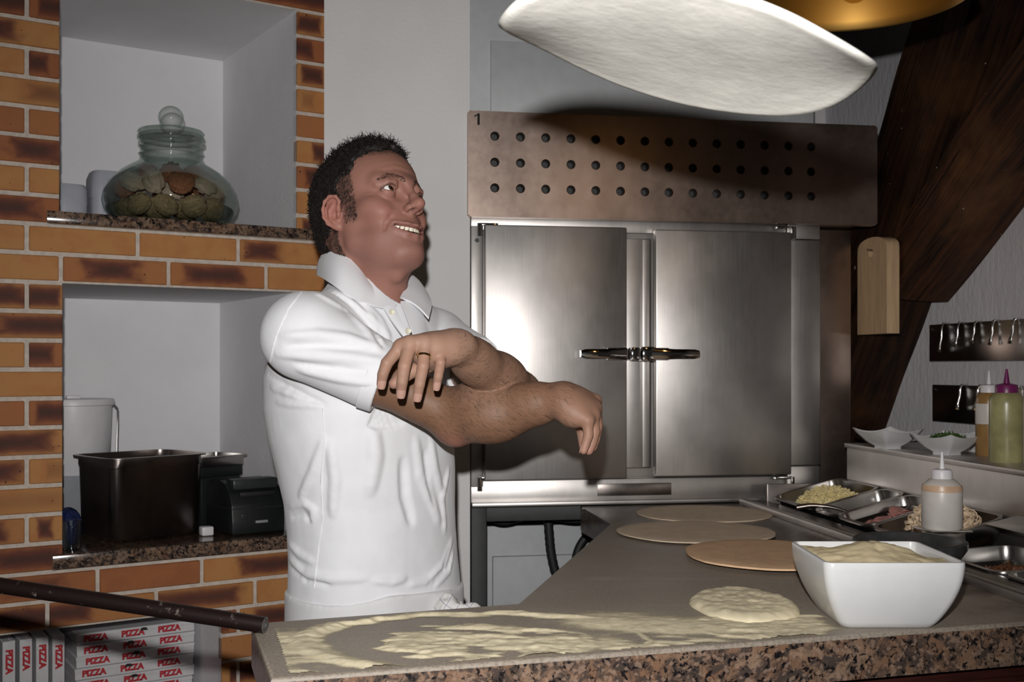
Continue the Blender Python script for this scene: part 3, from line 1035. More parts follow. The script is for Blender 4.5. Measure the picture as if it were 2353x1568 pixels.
hp = [(.122 * math.cos(R(a)), .02 * math.cos(R(a)) - .02, .195 - .11 * abs(math.sin(R(a)))) for a in range(-10, 60, 8)]
link('handle', tube('handle', [(.117, -.02, .205), (.124, -.03, .195), (.122, -.04, .15), (.119, -.045, .10), (.117, -.05, .06)], .0028, M['bare_steel'], 6), bk)


def steel_pan(name, w, d, h, m, r=.03, rim=.012, flare=.94, parent=None, lip=.004):
    L = [rrect(w * flare - .02, d * flare - .02, r * .8, -h), rrect(w * flare, d * flare, r, -h + .012), rrect(w * .985, d * .985, r, -.03), rrect(w, d, r, -.028), rrect(w, d, r, -lip),
         rrect(w + 2 * rim, d + 2 * rim, r + rim, -lip), rrect(w + 2 * rim, d + 2 * rim, r + rim, 0), rrect(w, d, r, 0), rrect(w - .004, d - .004, r - .002, -.028), rrect(w * .985 - .004, d * .985 - .004, r, -.031), rrect(w * flare - .004, d * flare - .004, r, -h + .014), rrect(w * flare - .026, d * flare - .026, r * .7, -h + .003)]
    return link(name, loft(name, L, m, True, True, 50), parent)


gp = on_shelf('deep_steel_pan', 322, .215, 'deep dark stainless pan standing on the niche shelf beside the printer', 'steel pan', R(13))
steel_pan('body', .285, .235, .235, M['steel_dark'], .035, .014, .95, gp).location = (0, 0, .235)
# a lighter pan lid standing skewed on the rim and a shallow pan behind
pp = on_shelf('pan_lid', 322, .215, 'flat steel lid lying inside the top of the deep pan', 'lid', R(13), SZ + .2038)
link('plate', loft('plate', [rrect(.274, .224, .03, 0), rrect(.2785, .2285, .033, .003), rrect(.2785, .2285, .033, .005), rrect(.21, .16, .03, .003)], M['steel_pan']), pp)
sp = on_shelf('shallow_steel_pan', 478, .33, 'shallow steel pan on dark boxes behind the black printer', 'steel pan', R(20), SZ + .185)
steel_pan('body', .18, .14, .03, M['steel_pan'], .02, .012, .92, sp).location = (0, 0, .03)
db = on_shelf('dark_box', 482, .34, 'black box behind the deep pan carrying a shallow steel pan', 'box', R(20))
link('body', box('body', (-.075, -.055, 0), (.075, .055, .150), M['black_plastic'], .004), db)
link('lid', box('lid', (-.08, -.06, .150), (.08, .06, .185), M['black_plastic'], .004), db)

pr = on_shelf('receipt_printer', 563, .165, 'small black receipt printer on the granite niche shelf', 'printer', R(4))


def printer():
    w, d = .165, .20
    pf = [(-d / 2, 0), (-d / 2, .035), (-d / 2 + .006, .085), (-d / 2 + .022, .118), (-d / 2 + .06, .146), (-d / 2 + .09, .152), (d / 2 - .03, .150), (d / 2, .125), (d / 2, 0)]
    bm = bmesh.new()
    a = [bm.verts.new((-w / 2, y, z)) for y, z in pf]; b = [bm.verts.new((w / 2, y, z)) for y, z in pf]
    bm.faces.new(a); bm.faces.new(b[::-1])
    for i in range(len(pf)): bm.faces.new((a[i], b[i], b[(i + 1) % len(pf)], a[(i + 1) % len(pf)]))
    return bm_done(bm, 'case', M['black_plastic'], .005, 2)


link('case', printer(), pr)
M['dark_grey_plastic'] = simple('dark_grey_plastic', (.03, .033, .034, 1), .35)
link('cover', box('cover', (-.070, -.078, .127), (.070, -.02, .158), M['dark_grey_plastic'], .006), pr)
link('paper_slot', box('paper_slot', (-.055, -.092, .108), (.055, -.070, .121), M['black_rubber'], .002), pr)
link('power_button', box('power_button', (-.055, -.104, .042), (-.035, -.097, .060), M['dark_grey_plastic'], .002), pr)
link('feed_button', box('feed_button', (-.012, -.106, .030), (.026, -.097, .038), M['grey_plastic'], .002), pr)
link('seam', box('seam', (-.0832, -.1005, .074), (.0832, .09, .076), M['dark_grey_plastic'], 0), pr)
sw = on_shelf('power_adapter', 474, .11, 'small white plug block between the deep pan and the printer', 'plug')
link('body', box('body', (-.017, -.017, 0), (.017, .017, .026), M['white_plastic'], .004), sw)
link('cord', tube('cord', catmull([(.010, .015, .012), (.014, .045, .006), (.010, .08, .004), (.016, .11, .004)], 5), .003, M['white_plastic'], 6), sw)
bb = on_shelf('blue_cloth', 146, .12, 'dark blue crumpled cloth behind the brick edge on the niche shelf', 'cloth')
bmv = nest_mesh('body', M['blue_plastic'], 77)
o_ = link('body', bmv, bb, (.015, 0, .052)); o_.scale = (.034, .05, .05)
gl = on_shelf('plastic_beaker', 164, .05, 'clear grey beaker standing at the brick edge of the niche shelf', 'beaker')
M['clear'] = mk_glass('clear_plastic', (.55, .55, .56, 1), .04, .1)
link('cup', lathe('cup', [(0, 0), (.022, 0), (.024, .003), (.026, .075), (.0275, .078), (.025, .076), (.023, .004), (0, .003)], M['clear'], 28), gl)

# ------------------------------------------------------------------ pizza boxes in the bottom niche
cu = bpy.data.curves.new('words', 'FONT'); cu.body = 'PIZZA'; cu.size = .0235; cu.extrude = .0002; cu.offset = .0015
to = bpy.data.objects.new('tmp', cu); COL.objects.link(to); bpy.context.view_layer.update()
WORD = bpy.data.meshes.new_from_object(to.evaluated_get(bpy.context.evaluated_depsgraph_get()))
bpy.data.objects.remove(to); WORD.materials.clear(); WORD.materials.append(M['red_print'])
ww = max(v.co.x for v in WORD.vertices)
BH, BW = .0325, .33
zf = .212
tray = box('tray', (-BW / 2, 0, 0), (BW / 2, BW, BH * .62), M['box_card'], .0008, 1)
lidm = box('lid', (-BW / 2 - .001, -.0015, BH * .60), (BW / 2 + .001, BW, BH - .0012), M['box_card'], .0008, 1)
tab = prism('tab', [(-.012, 0), (.012, 0), (.006, .008), (-.006, .008)], 0, .002, M['black_print'])
xl = WL.x(155, .20); xr_ = WL.x(460, .20)
tmid = (xl + xr_) / 2
br = random.Random(5)
NB = 10


def pizza_box(root, fl=False):
    link('tray', tray, root); link('lid', lidm, root)
    for q in range(3):
        link('print', WORD, root, (-BW / 2 + .022 + q * .102 + br.uniform(-.004, .004), -.0022, .0085), (R(90), 0, 0))
    link('tab', tab, root, (br.uniform(-.02, .02), -.0022, BH * .62), (R(90), 0, 0))


order = ['lowest', 'second from the bottom', 'third from the bottom', 'fourth from the bottom', 'fifth from the bottom', 'sixth from the bottom', 'fourth from the top', 'third from the top', 'second from the top', 'topmost']
for i in range(NB):
    rb = empty('pizza_box', WL.w(tmid + br.uniform(-.006, .006), .20 + br.uniform(-.006, .006), zf + i * BH), WL.a + br.uniform(-.012, .012))
    tag(rb, 'flat lying white pizza box with red lettering, %s of its stack' % order[i], 'pizza box', 'flat stack of pizza boxes in the bottom niche')
    pizza_box(rb)
# boxes standing on edge next to the stack
vx = [WL.x(px, .17) for px in (150, 113, 76, 37, 0, -36)]
vord = ['next to the flat stack', 'second from the flat stack', 'third from the flat stack', 'fourth from the flat stack', 'fifth from the flat stack', 'sixth from the flat stack']
for i, x in enumerate(vx):
    rb = empty('pizza_box', WL.w(x - .003 - BH * .5 + BH * .5, .17 + br.uniform(-.008, .008), zf + BW / 2 + .001 + (.0 if i else 0)), 0)
    rb.rotation_euler = (0, R(90), WL.a)
    rb.rotation_euler = (Matrix.Rotation(WL.a, 3, 'Z') @ Matrix.Rotation(R(90), 3, 'Y')).to_euler()
    rb.location = WL.w(x - BH, .17 + br.uniform(-.008, .008), zf + BW / 2 + .002)
    tag(rb, 'white pizza box standing on edge with red lettering, %s' % vord[i], 'pizza box', 'pizza boxes standing on edge in the bottom niche')
    pizza_box(rb)

# ------------------------------------------------------------------ peel handle across the corner
rod = empty('peel_handle', P(608, 1437, 1.60))
tag(rod, 'dark hollow metal peel handle with flour marks resting on the counter corner', 'peel')
ra, rb_ = P(608, 1438, 1.60), P(0, 1347, 1.66)
dv = (rb_ - ra)
t = NT('dark_rod'); co = t.coord()
nz = t.noise(co, 60, 4, .7); nz2 = t.noise(t.stretch(co, (4, 30, 30)), 8, 3)
c = t.mix(t.smooth(nz, .62, .74, 0, .8), (.016, .009, .008, 1), (.30, .25, .21, 1))
M['rod'] = t.P(col=c, rough=.38, metal=.3)
rr = .0118
axis = dv.normalized()
end = dv * 1.75
pts = [Vector((0, 0, 0)) + end * (i / 14) for i in range(15)]
me = tube('shaft', [tuple(p) for p in pts], rr, M['rod'], 20, caps=False)
link('shaft', me, rod)
link('bore', tube('bore', [tuple(axis * .0), tuple(axis * .10)], [rr * .86, rr * .86], M['black_iron'], 20, caps=False), rod)
# rim ring closing the wall of the tube
s_ = axis.cross(Vector((0, 0, 1))).normalized(); b_ = axis.cross(s_)
ring = []
for rad in (rr, rr * .80):
    ring.append([tuple((s_ * math.cos(2 * math.pi * j / 20) + b_ * math.sin(2 * math.pi * j / 20)) * rad - axis * .0008) for j in range(20)])
link('rim', loft('rim', ring, M['bare_steel'], False, False), rod)
link('end_plug', loft('end_plug', [[tuple((s_ * math.cos(2 * math.pi * j / 20) + b_ * math.sin(2 * math.pi * j / 20)) * rr * .82 + axis * .002) for j in range(20)], [tuple((s_ * math.cos(2 * math.pi * j / 20) + b_ * math.sin(2 * math.pi * j / 20)) * rr * .5 + axis * .001) for j in range(20)]], M['bare_steel'], False, True), rod)
# blade of the peel, beyond the frame
bq = end
bl = link('blade', box('blade', (-.30, -.15, -.0015), (0, .15, .0015), M['bare_steel'], .001), rod, tuple(bq), (0, 0, math.atan2(-axis.y, -axis.x)))

# ------------------------------------------------------------------ flour and dough on the worktop
def to_px(X, Y, Z):
    return CX + X / Y * F, HY - (Z - ZC) / Y * F


def mk_film():
    t = NT('dusted_semolina'); co = t.coord()
    at = t.n('ShaderNodeVertexColor', layer_name='dust')
    sp = t.n('ShaderNodeSeparateColor'); t.set(sp.inputs[0], at.outputs[0])
    g = t.noise(co, 700, 3, .7); g2 = t.noise(co, 90, 4, .6); g3 = t.noise(t.stretch(co, (1, 2.4, 1)), 34, 4, .6)
    grain = t.math('ADD', t.math('MULTIPLY', g, .55), t.math('ADD', t.math('MULTIPLY', g2, .25), t.math('MULTIPLY', g3, .2)))
    a = t.smooth(t.math('SUBTRACT', t.math('MULTIPLY', sp.outputs[0], .86), t.math('SUBTRACT', grain, .14)), -.14, .22)
    t.set(t.b.inputs['Alpha'], a)
    c = t.mix(t.smooth(g2, .3, .7), (.62, .54, .37, 1), (.74, .66, .47, 1))
    t.bump(g, .25, .0012)
    return t.P(col=c, rough=.95, spec=.1)


M['flour_film'] = mk_film()


def flour_layer():
    """spread semolina: a thin height field lying on the stone"""
    st = .0032
    xs = np.arange(-.40, .90, st); ys = np.arange(1.36, 1.90, st)
    XX, YY = np.meshgrid(xs, ys, indexing='ij')
    u, v = to_px(XX, YY, ZT)
    n1 = fbm(XX * 16, YY * 34, 2, 5); n2 = fbm(XX * 60, YY * 60, 4, 4); n3 = fbm(XX * 22, YY * 60, 8, 4)
    uu = u + n1 * 26; vv = v + n1 * 6
    e = np.sqrt(((uu - 1120) / 395) ** 2 + ((vv - 1479) / 62) ** 2)
    ring = np.exp(-((e - 1.07) / np.where(vv < 1479, .075, .10)) ** 2)
    left = sstep(uu, 800, 690) * sstep(e, .98, 1.14) * (0.55 + .5 * n1 + .4 * n3) * sstep(v, 1440, 1462)
    le = np.sqrt(((u - 745) / 65) ** 2 + ((v - 1535) / 13) ** 2)
    left *= 1 - .9 * np.exp(-((le - .55) / .35) ** 2)
    ei = np.sqrt(((u - 1135 + n3 * 60 + n1 * 40) / 252) ** 2 + ((v - 1483 + n1 * 9) / 46) ** 2)
    blob = sstep(ei, 1.06, .86) * np.clip(.62 + 1.35 * n3 + .35 * n1, 0, 1)
    band = np.exp(-((vv - (1436 + (u - 1500) * .045)) / 17) ** 2) * sstep(u, 1230, 1420) * sstep(u, 1760, 1620)
    arc = np.exp(-((np.sqrt(((uu - 1330) / 165) ** 2 + ((vv - 1478) / 40) ** 2) - 1) / .06) ** 2) * sstep(u, 1380, 1440)
    er = np.sqrt(((u - 1745) / 175) ** 2 + ((v - 1440) / 34) ** 2)
    patch = sstep(er + n1 * .3, 1.15, .75) * np.clip(.75 + .8 * n3, 0, 1)
    front = np.exp(-((vv - (1500 - (u - 1300) * .05)) / 24) ** 2) * sstep(u, 1280, 1400) * sstep(u, 1760, 1600) * np.clip(.35 + .9 * n3, 0, 1)
    topr = ring * (0.35 + .75 * np.clip((1480 - v) / 60, 0, 1) + .8 * sstep(uu, 950, 780) + .35 * (v > 1520) * sstep(u, 1150, 900)) * sstep(u, 1560, 1350)
    tail = np.exp(-((vv - (1413 - (u - 1200) * .0)) / 5.5) ** 2) * sstep(u, 1180, 1230) * sstep(u, 1330, 1260) * .6
    h = np.maximum.reduce([topr, left, blob, band, arc * .45, patch, front, tail]) - .16 + .10 * n2
    # clear border along the stone edges
    rel_t = (XX - LA.x) * t_in.x + (YY - LA.y) * t_in.y; rel_n = (XX - LA.x) * n_in.x + (YY - LA.y) * n_in.y
    h = np.where((rel_t > .022) & (rel_n > .008), h, -1)
    bk = np.interp(XX, [LB.x, MI.x, .9], [LB.y - .012, MI.y - .01, 2.2])
    h = np.where(YY < bk, h, -1)
    h = np.where((XX - UN.o.x) * UN.ty.x + (YY - UN.o.y) * UN.ty.y < -.016, h, -1)
    base = .12 + .14 * sstep(YY, 1.85, 1.5) + .22 * n3 + .10 * n1
    dens = np.clip(np.clip((h + .16) * 1.2, 0, 1) ** .75 * .95 + base * .6 * (h > -.5), 0, 1)
    keep = (h > -.5) & (dens > .03)
    Z = ZT + .0005 + np.clip(h, 0, 1.2) * .0042 * (1 + .35 * n2)
    idx = -np.ones(XX.shape, int)
    cell = keep[:-1, :-1] & keep[1:, :-1] & keep[1:, 1:] & keep[:-1, 1:]
    ii, jj = np.where(cell)
    used = np.zeros(XX.shape, bool)
    for a, b in ((0, 0), (1, 0), (1, 1), (0, 1)): used[ii + a, jj + b] = True
    idx[used] = np.arange(used.sum())
    vs = np.stack([XX[used], YY[used], Z[used]], 1)
    fs = np.stack([idx[ii, jj], idx[ii + 1, jj], idx[ii + 1, jj + 1], idx[ii, jj + 1]], 1)
    me = bpy.data.meshes.new('spread_flour'); me.from_pydata(vs.tolist(), [], fs.tolist()); me.materials.append(M['flour_film'])
    me.polygons.foreach_set('use_smooth', [True] * len(me.polygons)); me.update()
    dd = dens[used]
    ca = me.color_attributes.new('dust', 'FLOAT_COLOR', 'POINT')
    ca.data.foreach_set('color', np.stack([dd, dd, dd, np.ones_like(dd)], 1).astype(np.float32).ravel())
    return me


tag(link('spread_flour', flour_layer()), 'pale yellow semolina flour swept in a ring across the worktop', 'flour', kind='stuff')


def disc(name, rx, ry, th, m, seed, n=72, rings=16, wav=.03, domeamp=.0, edge=.4, rough_=0.0):
    """flat dough disc with a rounded, uneven edge"""
    vs, fs = [], []
    rad = lambda a: 1 + wav * mnoise.noise(Vector((math.cos(a) * 1.6 + seed, math.sin(a) * 1.6, 0))) * 2 + wav * .35 * mnoise.noise(Vector((math.cos(a) * 7 + seed, math.sin(a) * 7, 3)))
    for side in (1, 0):
        for k_ in range(rings + 1):
            f = k_ / rings
            for i in range(n):
                a = 2 * math.pi * i / n
                r = rad(a) * f
                x, y = rx * r * math.cos(a), ry * r * math.sin(a)
                if side:
                    z = th * (1 - edge * max(0, (f - .8) / .2) ** 2.2) + domeamp * (1 - f * f) + rough_ * mnoise.noise(Vector((x * 45 + seed, y * 45, 0))) * (1 if f < .97 else .3) + rough_ * .6 * mnoise.noise(Vector((x * 110 + seed, y * 110, 5)))
                else: z = 0.0
                vs.append((x, y, z))
    o0 = (rings + 1) * n
    for k_ in range(rings):
        for i in range(n):
            i2 = (i + 1) % n
            fs.append((k_ * n + i, (k_ + 1) * n + i, (k_ + 1) * n + i2, k_ * n + i2))
            fs.append((o0 + k_ * n + i, o0 + k_ * n + i2, o0 + (k_ + 1) * n + i2, o0 + (k_ + 1) * n + i))
    for i in range(n):
        i2 = (i + 1) % n
        fs.append((rings * n + i, o0 + rings * n + i, o0 + rings * n + i2, rings * n + i2))
    me = mesh(name, vs, fs, m)
    bm = bmesh.new(); bm.from_mesh(me); bmesh.ops.remove_doubles(bm, verts=bm.verts, dist=1e-5); bm.to_mesh(me); bm.free()
    sharp(me, 60)
    return me


def disc_at(name, pl, pr_, pf, pb, th, m, seed, z, label, **kw):
    a, b = G(pl[0], pl[1], z), G(pr_[0], pr_[1], z)
    f_, k_ = G(pf[0], pf[1], z), G(pb[0], pb[1], z)
    cx, cy = (a.x + b.x) / 2, (f_.y + k_.y) / 2
    o = link(name, disc(name, (b.x - a.x) / 2, (k_.y - f_.y) / 2, th, m, seed, **kw), None, (cx, cy, z))
    return tag(o, label, 'dough')


disc_at('rolled_dough', (1460, 1183), (1778, 1183), (1620, 1202), (1620, 1163), .004, M['dough_base2'], 3, ZT + .0005, 'thin rolled dough disc nearest the oven on the worktop')
disc_at('rolled_dough', (1418, 1222), (1784, 1226), (1610, 1250), (1610, 1200), .004, M['dough_base2'], 9, ZT + .0045, 'thin rolled dough disc between the two others on the worktop', wav=.02)
disc_at('rolled_dough', (1580, 1277), (1950, 1280), (1765, 1313), (1765, 1243), .006, M['dough_base'], 14, ZT + .0085, 'tan rolled dough disc beside the white flour bowl', wav=.02)
disc_at('dough_ball', (1590, 1398), (1832, 1398), (1715, 1434), (1710, 1359), .0105, M['flour'], 21, ZT + .001, 'thick hand pressed dough round coated in flour on the worktop', wav=.03, domeamp=.002, edge=.75, rough_=.0028, rings=24, n=96)

# ------------------------------------------------------------------ the dough in the air
def air_dough():
    SZ_ = .74
    C = Vector((.2214, 1.45)) * SZ_; RR = .2395 * SZ_
    degs = [0, 22, 45, 68, 90, 112, 135, 158, 180, 225, 250, 270, 285, 300, 315, 338, 360]
    zz = [1.652, 1.640, 1.640, 1.662, 1.686, 1.716, 1.742, 1.740, 1.722, 1.720, 1.705, 1.690, 1.678, 1.655, 1.640, 1.645, 1.652]
    zz = [ZC + (q - ZC) * SZ_ for q in zz]
    n, rings = 144, 30
    th = .0065
    vs, fs = [], []
    zc = 1.695

    # smooth the edge table
    zs_ = [float(np.interp((i * 2.5) % 360, degs, zz)) for i in range(144)]
    for _ in range(10): zs_ = [(zs_[i - 1] + 2 * zs_[i] + zs_[(i + 1) % 144]) / 4 for i in range(144)]
    degs2 = [i * 2.5 for i in range(145)]; zz2 = zs_ + [zs_[0]]
    cf = np.fft.rfft(np.array(zs_)) / 144

    def mid(a, f):
        x, y = C.x + RR * f * math.cos(a), C.y + RR * f * math.sin(a)
        z = cf[0].real
        for q in range(1, 7): z += 2 * (f ** max(q, 1.0)) * (cf[q].real * math.cos(q * a) - cf[q].imag * math.sin(q * a))
        z += .002 * (1 - f * f) + .0022 * mnoise.noise(Vector((x * 7, y * 7, 2)))
        return x, y, z
    for side in (1, -1):
        for k_ in range(rings + 1):
            f = k_ / rings
            for i in range(n):
                a = 2 * math.pi * i / n
                wob = 1 + .012 * mnoise.noise(Vector((math.cos(a) * 2.2, math.sin(a) * 2.2, 9)))
                x, y, z = mid(a, f * wob)
                t_ = th * (1 + .22 * math.exp(-((f - .955) / .03) ** 2)) * math.sqrt(max(0, 1 - max(0, (f - .94) / .06) ** 2))
                vs.append((x, y, z + side * t_ / 2))
    o0 = (rings + 1) * n
    for k_ in range(rings):
        for i in range(n):
            i2 = (i + 1) % n
            fs.append((k_ * n + i, (k_ + 1) * n + i, (k_ + 1) * n + i2, k_ * n + i2))
            fs.append((o0 + k_ * n + i, o0 + k_ * n + i2, o0 + (k_ + 1) * n + i2, o0 + (k_ + 1) * n + i))
    me = mesh('flying_dough', vs, fs, M['dough'], True)
    bm = bmesh.new(); bm.from_mesh(me); bmesh.ops.remove_doubles(bm, verts=bm.verts, dist=1e-5); bmesh.ops.recalc_face_normals(bm, faces=bm.faces); bm.to_mesh(me); bm.free()
    return me


tag(link('flying_dough', air_dough()), 'wavy white pizza dough sheet floating in the air above the worktop', 'dough')

# ------------------------------------------------------------------ white bowl of flour
def bowl():
    b = empty('flour_bowl', (.549, 1.703, ZT))
    tag(b, 'large square white ceramic bowl on the worktop heaped with yellow flour', 'bowl')
    H = .098; w1 = .204; w0 = .135
    pf = []
    for i in range(13):
        t_ = i / 12
        pf.append((w0 + (w1 - w0) * math.sin(t_ * math.pi / 2) ** .85, t_ * H))
    L = [rrect(w0 - .01, w0 - .01, .012, 0, 6)] + [rrect(w, w, .014, z + .001, 6) for w, z in pf]
    L += [rrect(w1 - .002, w1 - .002, .013, H + .003, 6), rrect(w1 - .010, w1 - .010, .012, H + .003, 6)]
    L += [rrect(w - .012, w - .012, .010, z + .001, 6) for w, z in pf[::-1][:-1]] + [rrect(w0 - .02, w0 - .02, .01, .012, 6)]
    link('body', loft('body', L, M['white_ceramic'], True, True, 45), b)
    # heap
    n = 48; wv_ = (w1 - .016)
    g = np.linspace(-wv_ / 2, wv_ / 2, n)
    XX, YY = np.meshgrid(g, g, indexing='ij')
    rr_ = np.maximum(abs(XX), abs(YY)) / (wv_ / 2)
    Z = H - .005 + .020 * np.exp(-((XX / .062) ** 2 + ((YY - .005) / .075) ** 2)) + .0045 * fbm(XX * 38 + 5, YY * 38, 6, 4) + .006 * np.exp(-(((XX + .085) / .03) ** 2 + ((YY - .03) / .07) ** 2))
    Z -= .010 * np.exp(-(((XX + .045) / .02) ** 2 + ((YY - .085) / .025) ** 2)) + .016 * np.exp(-(((XX - .085) / .02) ** 2 + ((YY - .06) / .06) ** 2))
    Z -= .012 * np.exp(-(np.abs(XX + .002) / .003)) * np.exp(-((YY - .02) / .05) ** 2) * .25
    Z = np.where(rr_ > .97, np.minimum(Z, H - .003), Z)
    vs = [(float(XX[i, j]), float(YY[i, j]), float(Z[i, j])) for i in range(n) for j in range(n)]
    fs = [(i * n + j, (i + 1) * n + j, (i + 1) * n + j + 1, i * n + j + 1) for i in range(n - 1) for j in range(n - 1)]
    h = link('flour_heap', mesh('flour_heap', vs, fs, M['flour_bowl'], True), None, (.549, 1.703, ZT))
    tag(h, 'heap of fine yellow semolina flour filling the square white bowl', 'flour', kind='stuff')


bowl()

# ------------------------------------------------------------------ topping unit on the right
un = empty('topping_unit', UN.w(0, 0, 0), UN.a)
tag(un, 'stainless topping rail unit with sloped pan wells beside the worktop', 'topping unit')
XE = 1.41
TL = math.atan2(.055, .21)               # slope of the wells
link('front_rail', box('front_rail', (-.02, -.012, ZT - .0005), (XE, .0105, ZT + .016), M['steel'], .003), un)
link('front_ledge', box('front_ledge', (-.02, .010, ZT - .03), (XE, .075, ZT + .008), M['steel_dark'], .002), un)
link('well_floor', box('well_floor', (-.02, .07, .78), (XE, .33, .80), M['steel_dark'], .002), un)
link('body', box('body', (-.02, .0, .0), (XE, .33, .78), M['steel_dark'], .002), un)
link('side_plate', box('side_plate', (-.024, .07, .80), (-.018, .33, .955), M['steel_dark'], .001), un)
link('riser', box('riser', (.05, .272, .80), (XE, .285, 1.066), M['steel'], .001), un)
link('shelf', box('shelf', (.045, .266, 1.060), (XE, .60, 1.072), M['steel'], .002), un)
link('shelf_bracket', box('shelf_bracket', (.05, .284, .80), (.062, .58, 1.0605), M['steel_dark'], .001), un)


def un_pan(x0, x1, y0, y1, z, h, label, m=None, tilt=TL, rim=.010, name='topping_pan'):
    e_ = empty(name, UN.w((x0 + x1) / 2, (y0 + y1) / 2, z + (y1 - y0) / 2 * math.tan(tilt)))
    e_.rotation_euler = (Matrix.Rotation(UN.a, 3, 'Z') @ Matrix.Rotation(tilt, 3, 'X')).to_euler()
    tag(e_, label, 'steel pan')
    L = (y1 - y0) / math.cos(tilt)
    steel_pan('body', x1 - x0 - 2 * rim, L - 2 * rim, h, m or M['steel_pan'], .028, rim, .93, e_)
    return e_, x1 - x0, L


def heap(name, par, w, d, z0, h, m, n, size, seed, label, cat, shape='shred', cx=0, cy=0, flat=1.0):
    """a loose pile of small pieces in a pan"""
    rg = random.Random(seed); vs, fs = [], []
    prof = lambda x, y: z0 + h * max(0, (1 - (2 * x / w) ** 2)) ** .6 * max(0, (1 - (2 * y / d) ** 2)) ** .6
    gn = 14
    k0 = 0
    for i in range(gn + 1):
        for j in range(gn + 1):
            x, y = (i / gn - .5) * w, (j / gn - .5) * d
            vs.append((x, y, prof(x, y) - size * .2))
    for i in range(gn):
        for j in range(gn): fs.append((i * (gn + 1) + j, (i + 1) * (gn + 1) + j, (i + 1) * (gn + 1) + j + 1, i * (gn + 1) + j + 1))
    for q in range(n):
        mg = size * (1.5 if shape == 'shred' else .7)
        x, y = rg.uniform(-1, 1) * (w / 2 - mg), rg.uniform(-1, 1) * (d / 2 - mg)
        p = Vector((x, y, prof(x, y) + rg.uniform(.1, .7) * size))
        rot = Matrix.Rotation(rg.uniform(0, 6.3), 3, 'Z') @ Matrix.Rotation(rg.gauss(0, .5) * flat, 3, 'X') @ Matrix.Rotation(rg.gauss(0, .5) * flat, 3, 'Y')
        k = len(vs)
        s = size * rg.uniform(.6, 1.3)
        if shape == 'shred':
            a, b, c = s * 1.4, s * .22, s * .2
            for c3 in ((-a, -b, -c), (a, -b, -c), (a, b, -c), (-a, b, -c), (-a, -b, c), (a, -b, c), (a, b, c), (-a, b, c)): vs.append(tuple(p + rot @ Vector(c3)))
            for f_ in ((3, 2, 1, 0), (4, 5, 6, 7), (0, 1, 5, 4), (1, 2, 6, 5), (2, 3, 7, 6), (3, 0, 4, 7)): fs.append(tuple(k + i for i in f_))
        else:
            # curled slice: a bent band
            m_ = 9; rr2 = s * 1.0; wd = s * .34; tk = s * .12; ang = rg.uniform(2.6, 4.6)
            for i in range(m_):
                a = ang * (i / (m_ - 1) - .5)
                for (rad, zz_) in ((rr2, -wd / 2), (rr2 + tk, -wd / 2), (rr2 + tk, wd / 2), (rr2, wd / 2)):
                    vs.append(tuple(p + rot @ Vector((rad * math.cos(a), rad * math.sin(a) * .8, zz_))))
            for i in range(m_ - 1):
                for e1 in range(4):
                    e2 = (e1 + 1) % 4
                    fs.append((k + i * 4 + e1, k + i * 4 + e2, k + (i + 1) * 4 + e2, k + (i + 1) * 4 + e1))
            fs.append((k, k + 1, k + 2, k + 3)); fs.append(tuple(k + (m_ - 1) * 4 + i for i in (3, 2, 1, 0)))
    me = mesh(name, vs, fs, m)
    o = link(name, me)
    mw = Matrix.LocRotScale(par.location, par.rotation_euler, None) @ Matrix.Translation((cx, cy, 0))
    o.matrix_world = mw
    tag(o, label, cat, kind='stuff')
    return o


PZ = ZT + .022
e1, w, d = un_pan(.0, .27, .073, .269, PZ, .055, 'wide steel topping pan holding grated cheese next to the oven corner')
heap('grated_cheese', e1, w * .755, d * .70, -.0500, .054, M['cheese'], 1100, .0080, 1, 'pale yellow grated cheese heaped in the wide steel pan', 'cheese')
e2, w, d = un_pan(.272, .405, .073, .269, PZ, .06, 'narrow nearly empty steel pan with red sauce smears between cheese and ham')
o = link('sauce_smear', disc('sauce_smear', .03, .018, .002, M['sauce'], 6, wav=.2), None)
o.matrix_world = Matrix.LocRotScale(e2.location, e2.rotation_euler, None) @ Matrix.Translation((.01, .02, -.0565))
tag(o, 'red sauce left on the floor of the narrow steel pan', 'sauce', kind='stuff')
ld = empty('sauce_spoon', (0, 0, 0))
ld.matrix_world = Matrix.LocRotScale(e2.location, e2.rotation_euler, None) @ Matrix.Translation((-.02, -.05, 0))
tag(ld, 'dark steel spoon handle leaning out of the narrow steel pan', 'spoon')
sp_pts = catmull([(.02, .06, -.050), (.0, .0, -.008), (-.02, -.05, .012), (-.035, -.09, .016)], 6)
link('handle', tube('handle', sp_pts, [.004 + .004 * (i / 18) ** 2 for i in range(19)], M['steel_dark'], 8), ld)
bw_ = link('scoop', lathe('scoop', [(0, 0), (.012, .002), (.022, .009), (.024, .014), (.021, .010), (0, .002)], M['steel_dark'], 16), ld, (.025, .072, -.055))
e3, w, d = un_pan(.407, .585, .073, .269, PZ, .034, 'steel topping pan with folded pink ham slices')


def ham_slice(seed):
    rg = random.Random(seed); n = 14; vs, fs = [], []
    for i in range(n + 1):
        for j in range(n + 1):
            x, y = (i / n - .5) * 2, (j / n - .5) * 2
            r = math.hypot(x, y); sc_ = 1.0 if r < 1e-6 else max(abs(x), abs(y)) / r
            x, y = x * sc_, y * sc_
            z = .10 * math.sin(2.2 * x + seed) + .07 * math.sin(3 * y + 2 * seed) + .04 * mnoise.noise(Vector((x * 2, y * 2, seed)))
            vs.append((x, y * .7, z))
    for i in range(n):
        for j in range(n): fs.append((i * (n + 1) + j, (i + 1) * (n + 1) + j, (i + 1) * (n + 1) + j + 1, i * (n + 1) + j + 1))
    me = mesh('ham_slice', vs, fs, M['ham'], True)
    bm = bmesh.new(); bm.from_mesh(me); bmesh.ops.solidify(bm, geom=list(bm.faces), thickness=.08); bm.to_mesh(me); bm.free()
    return me


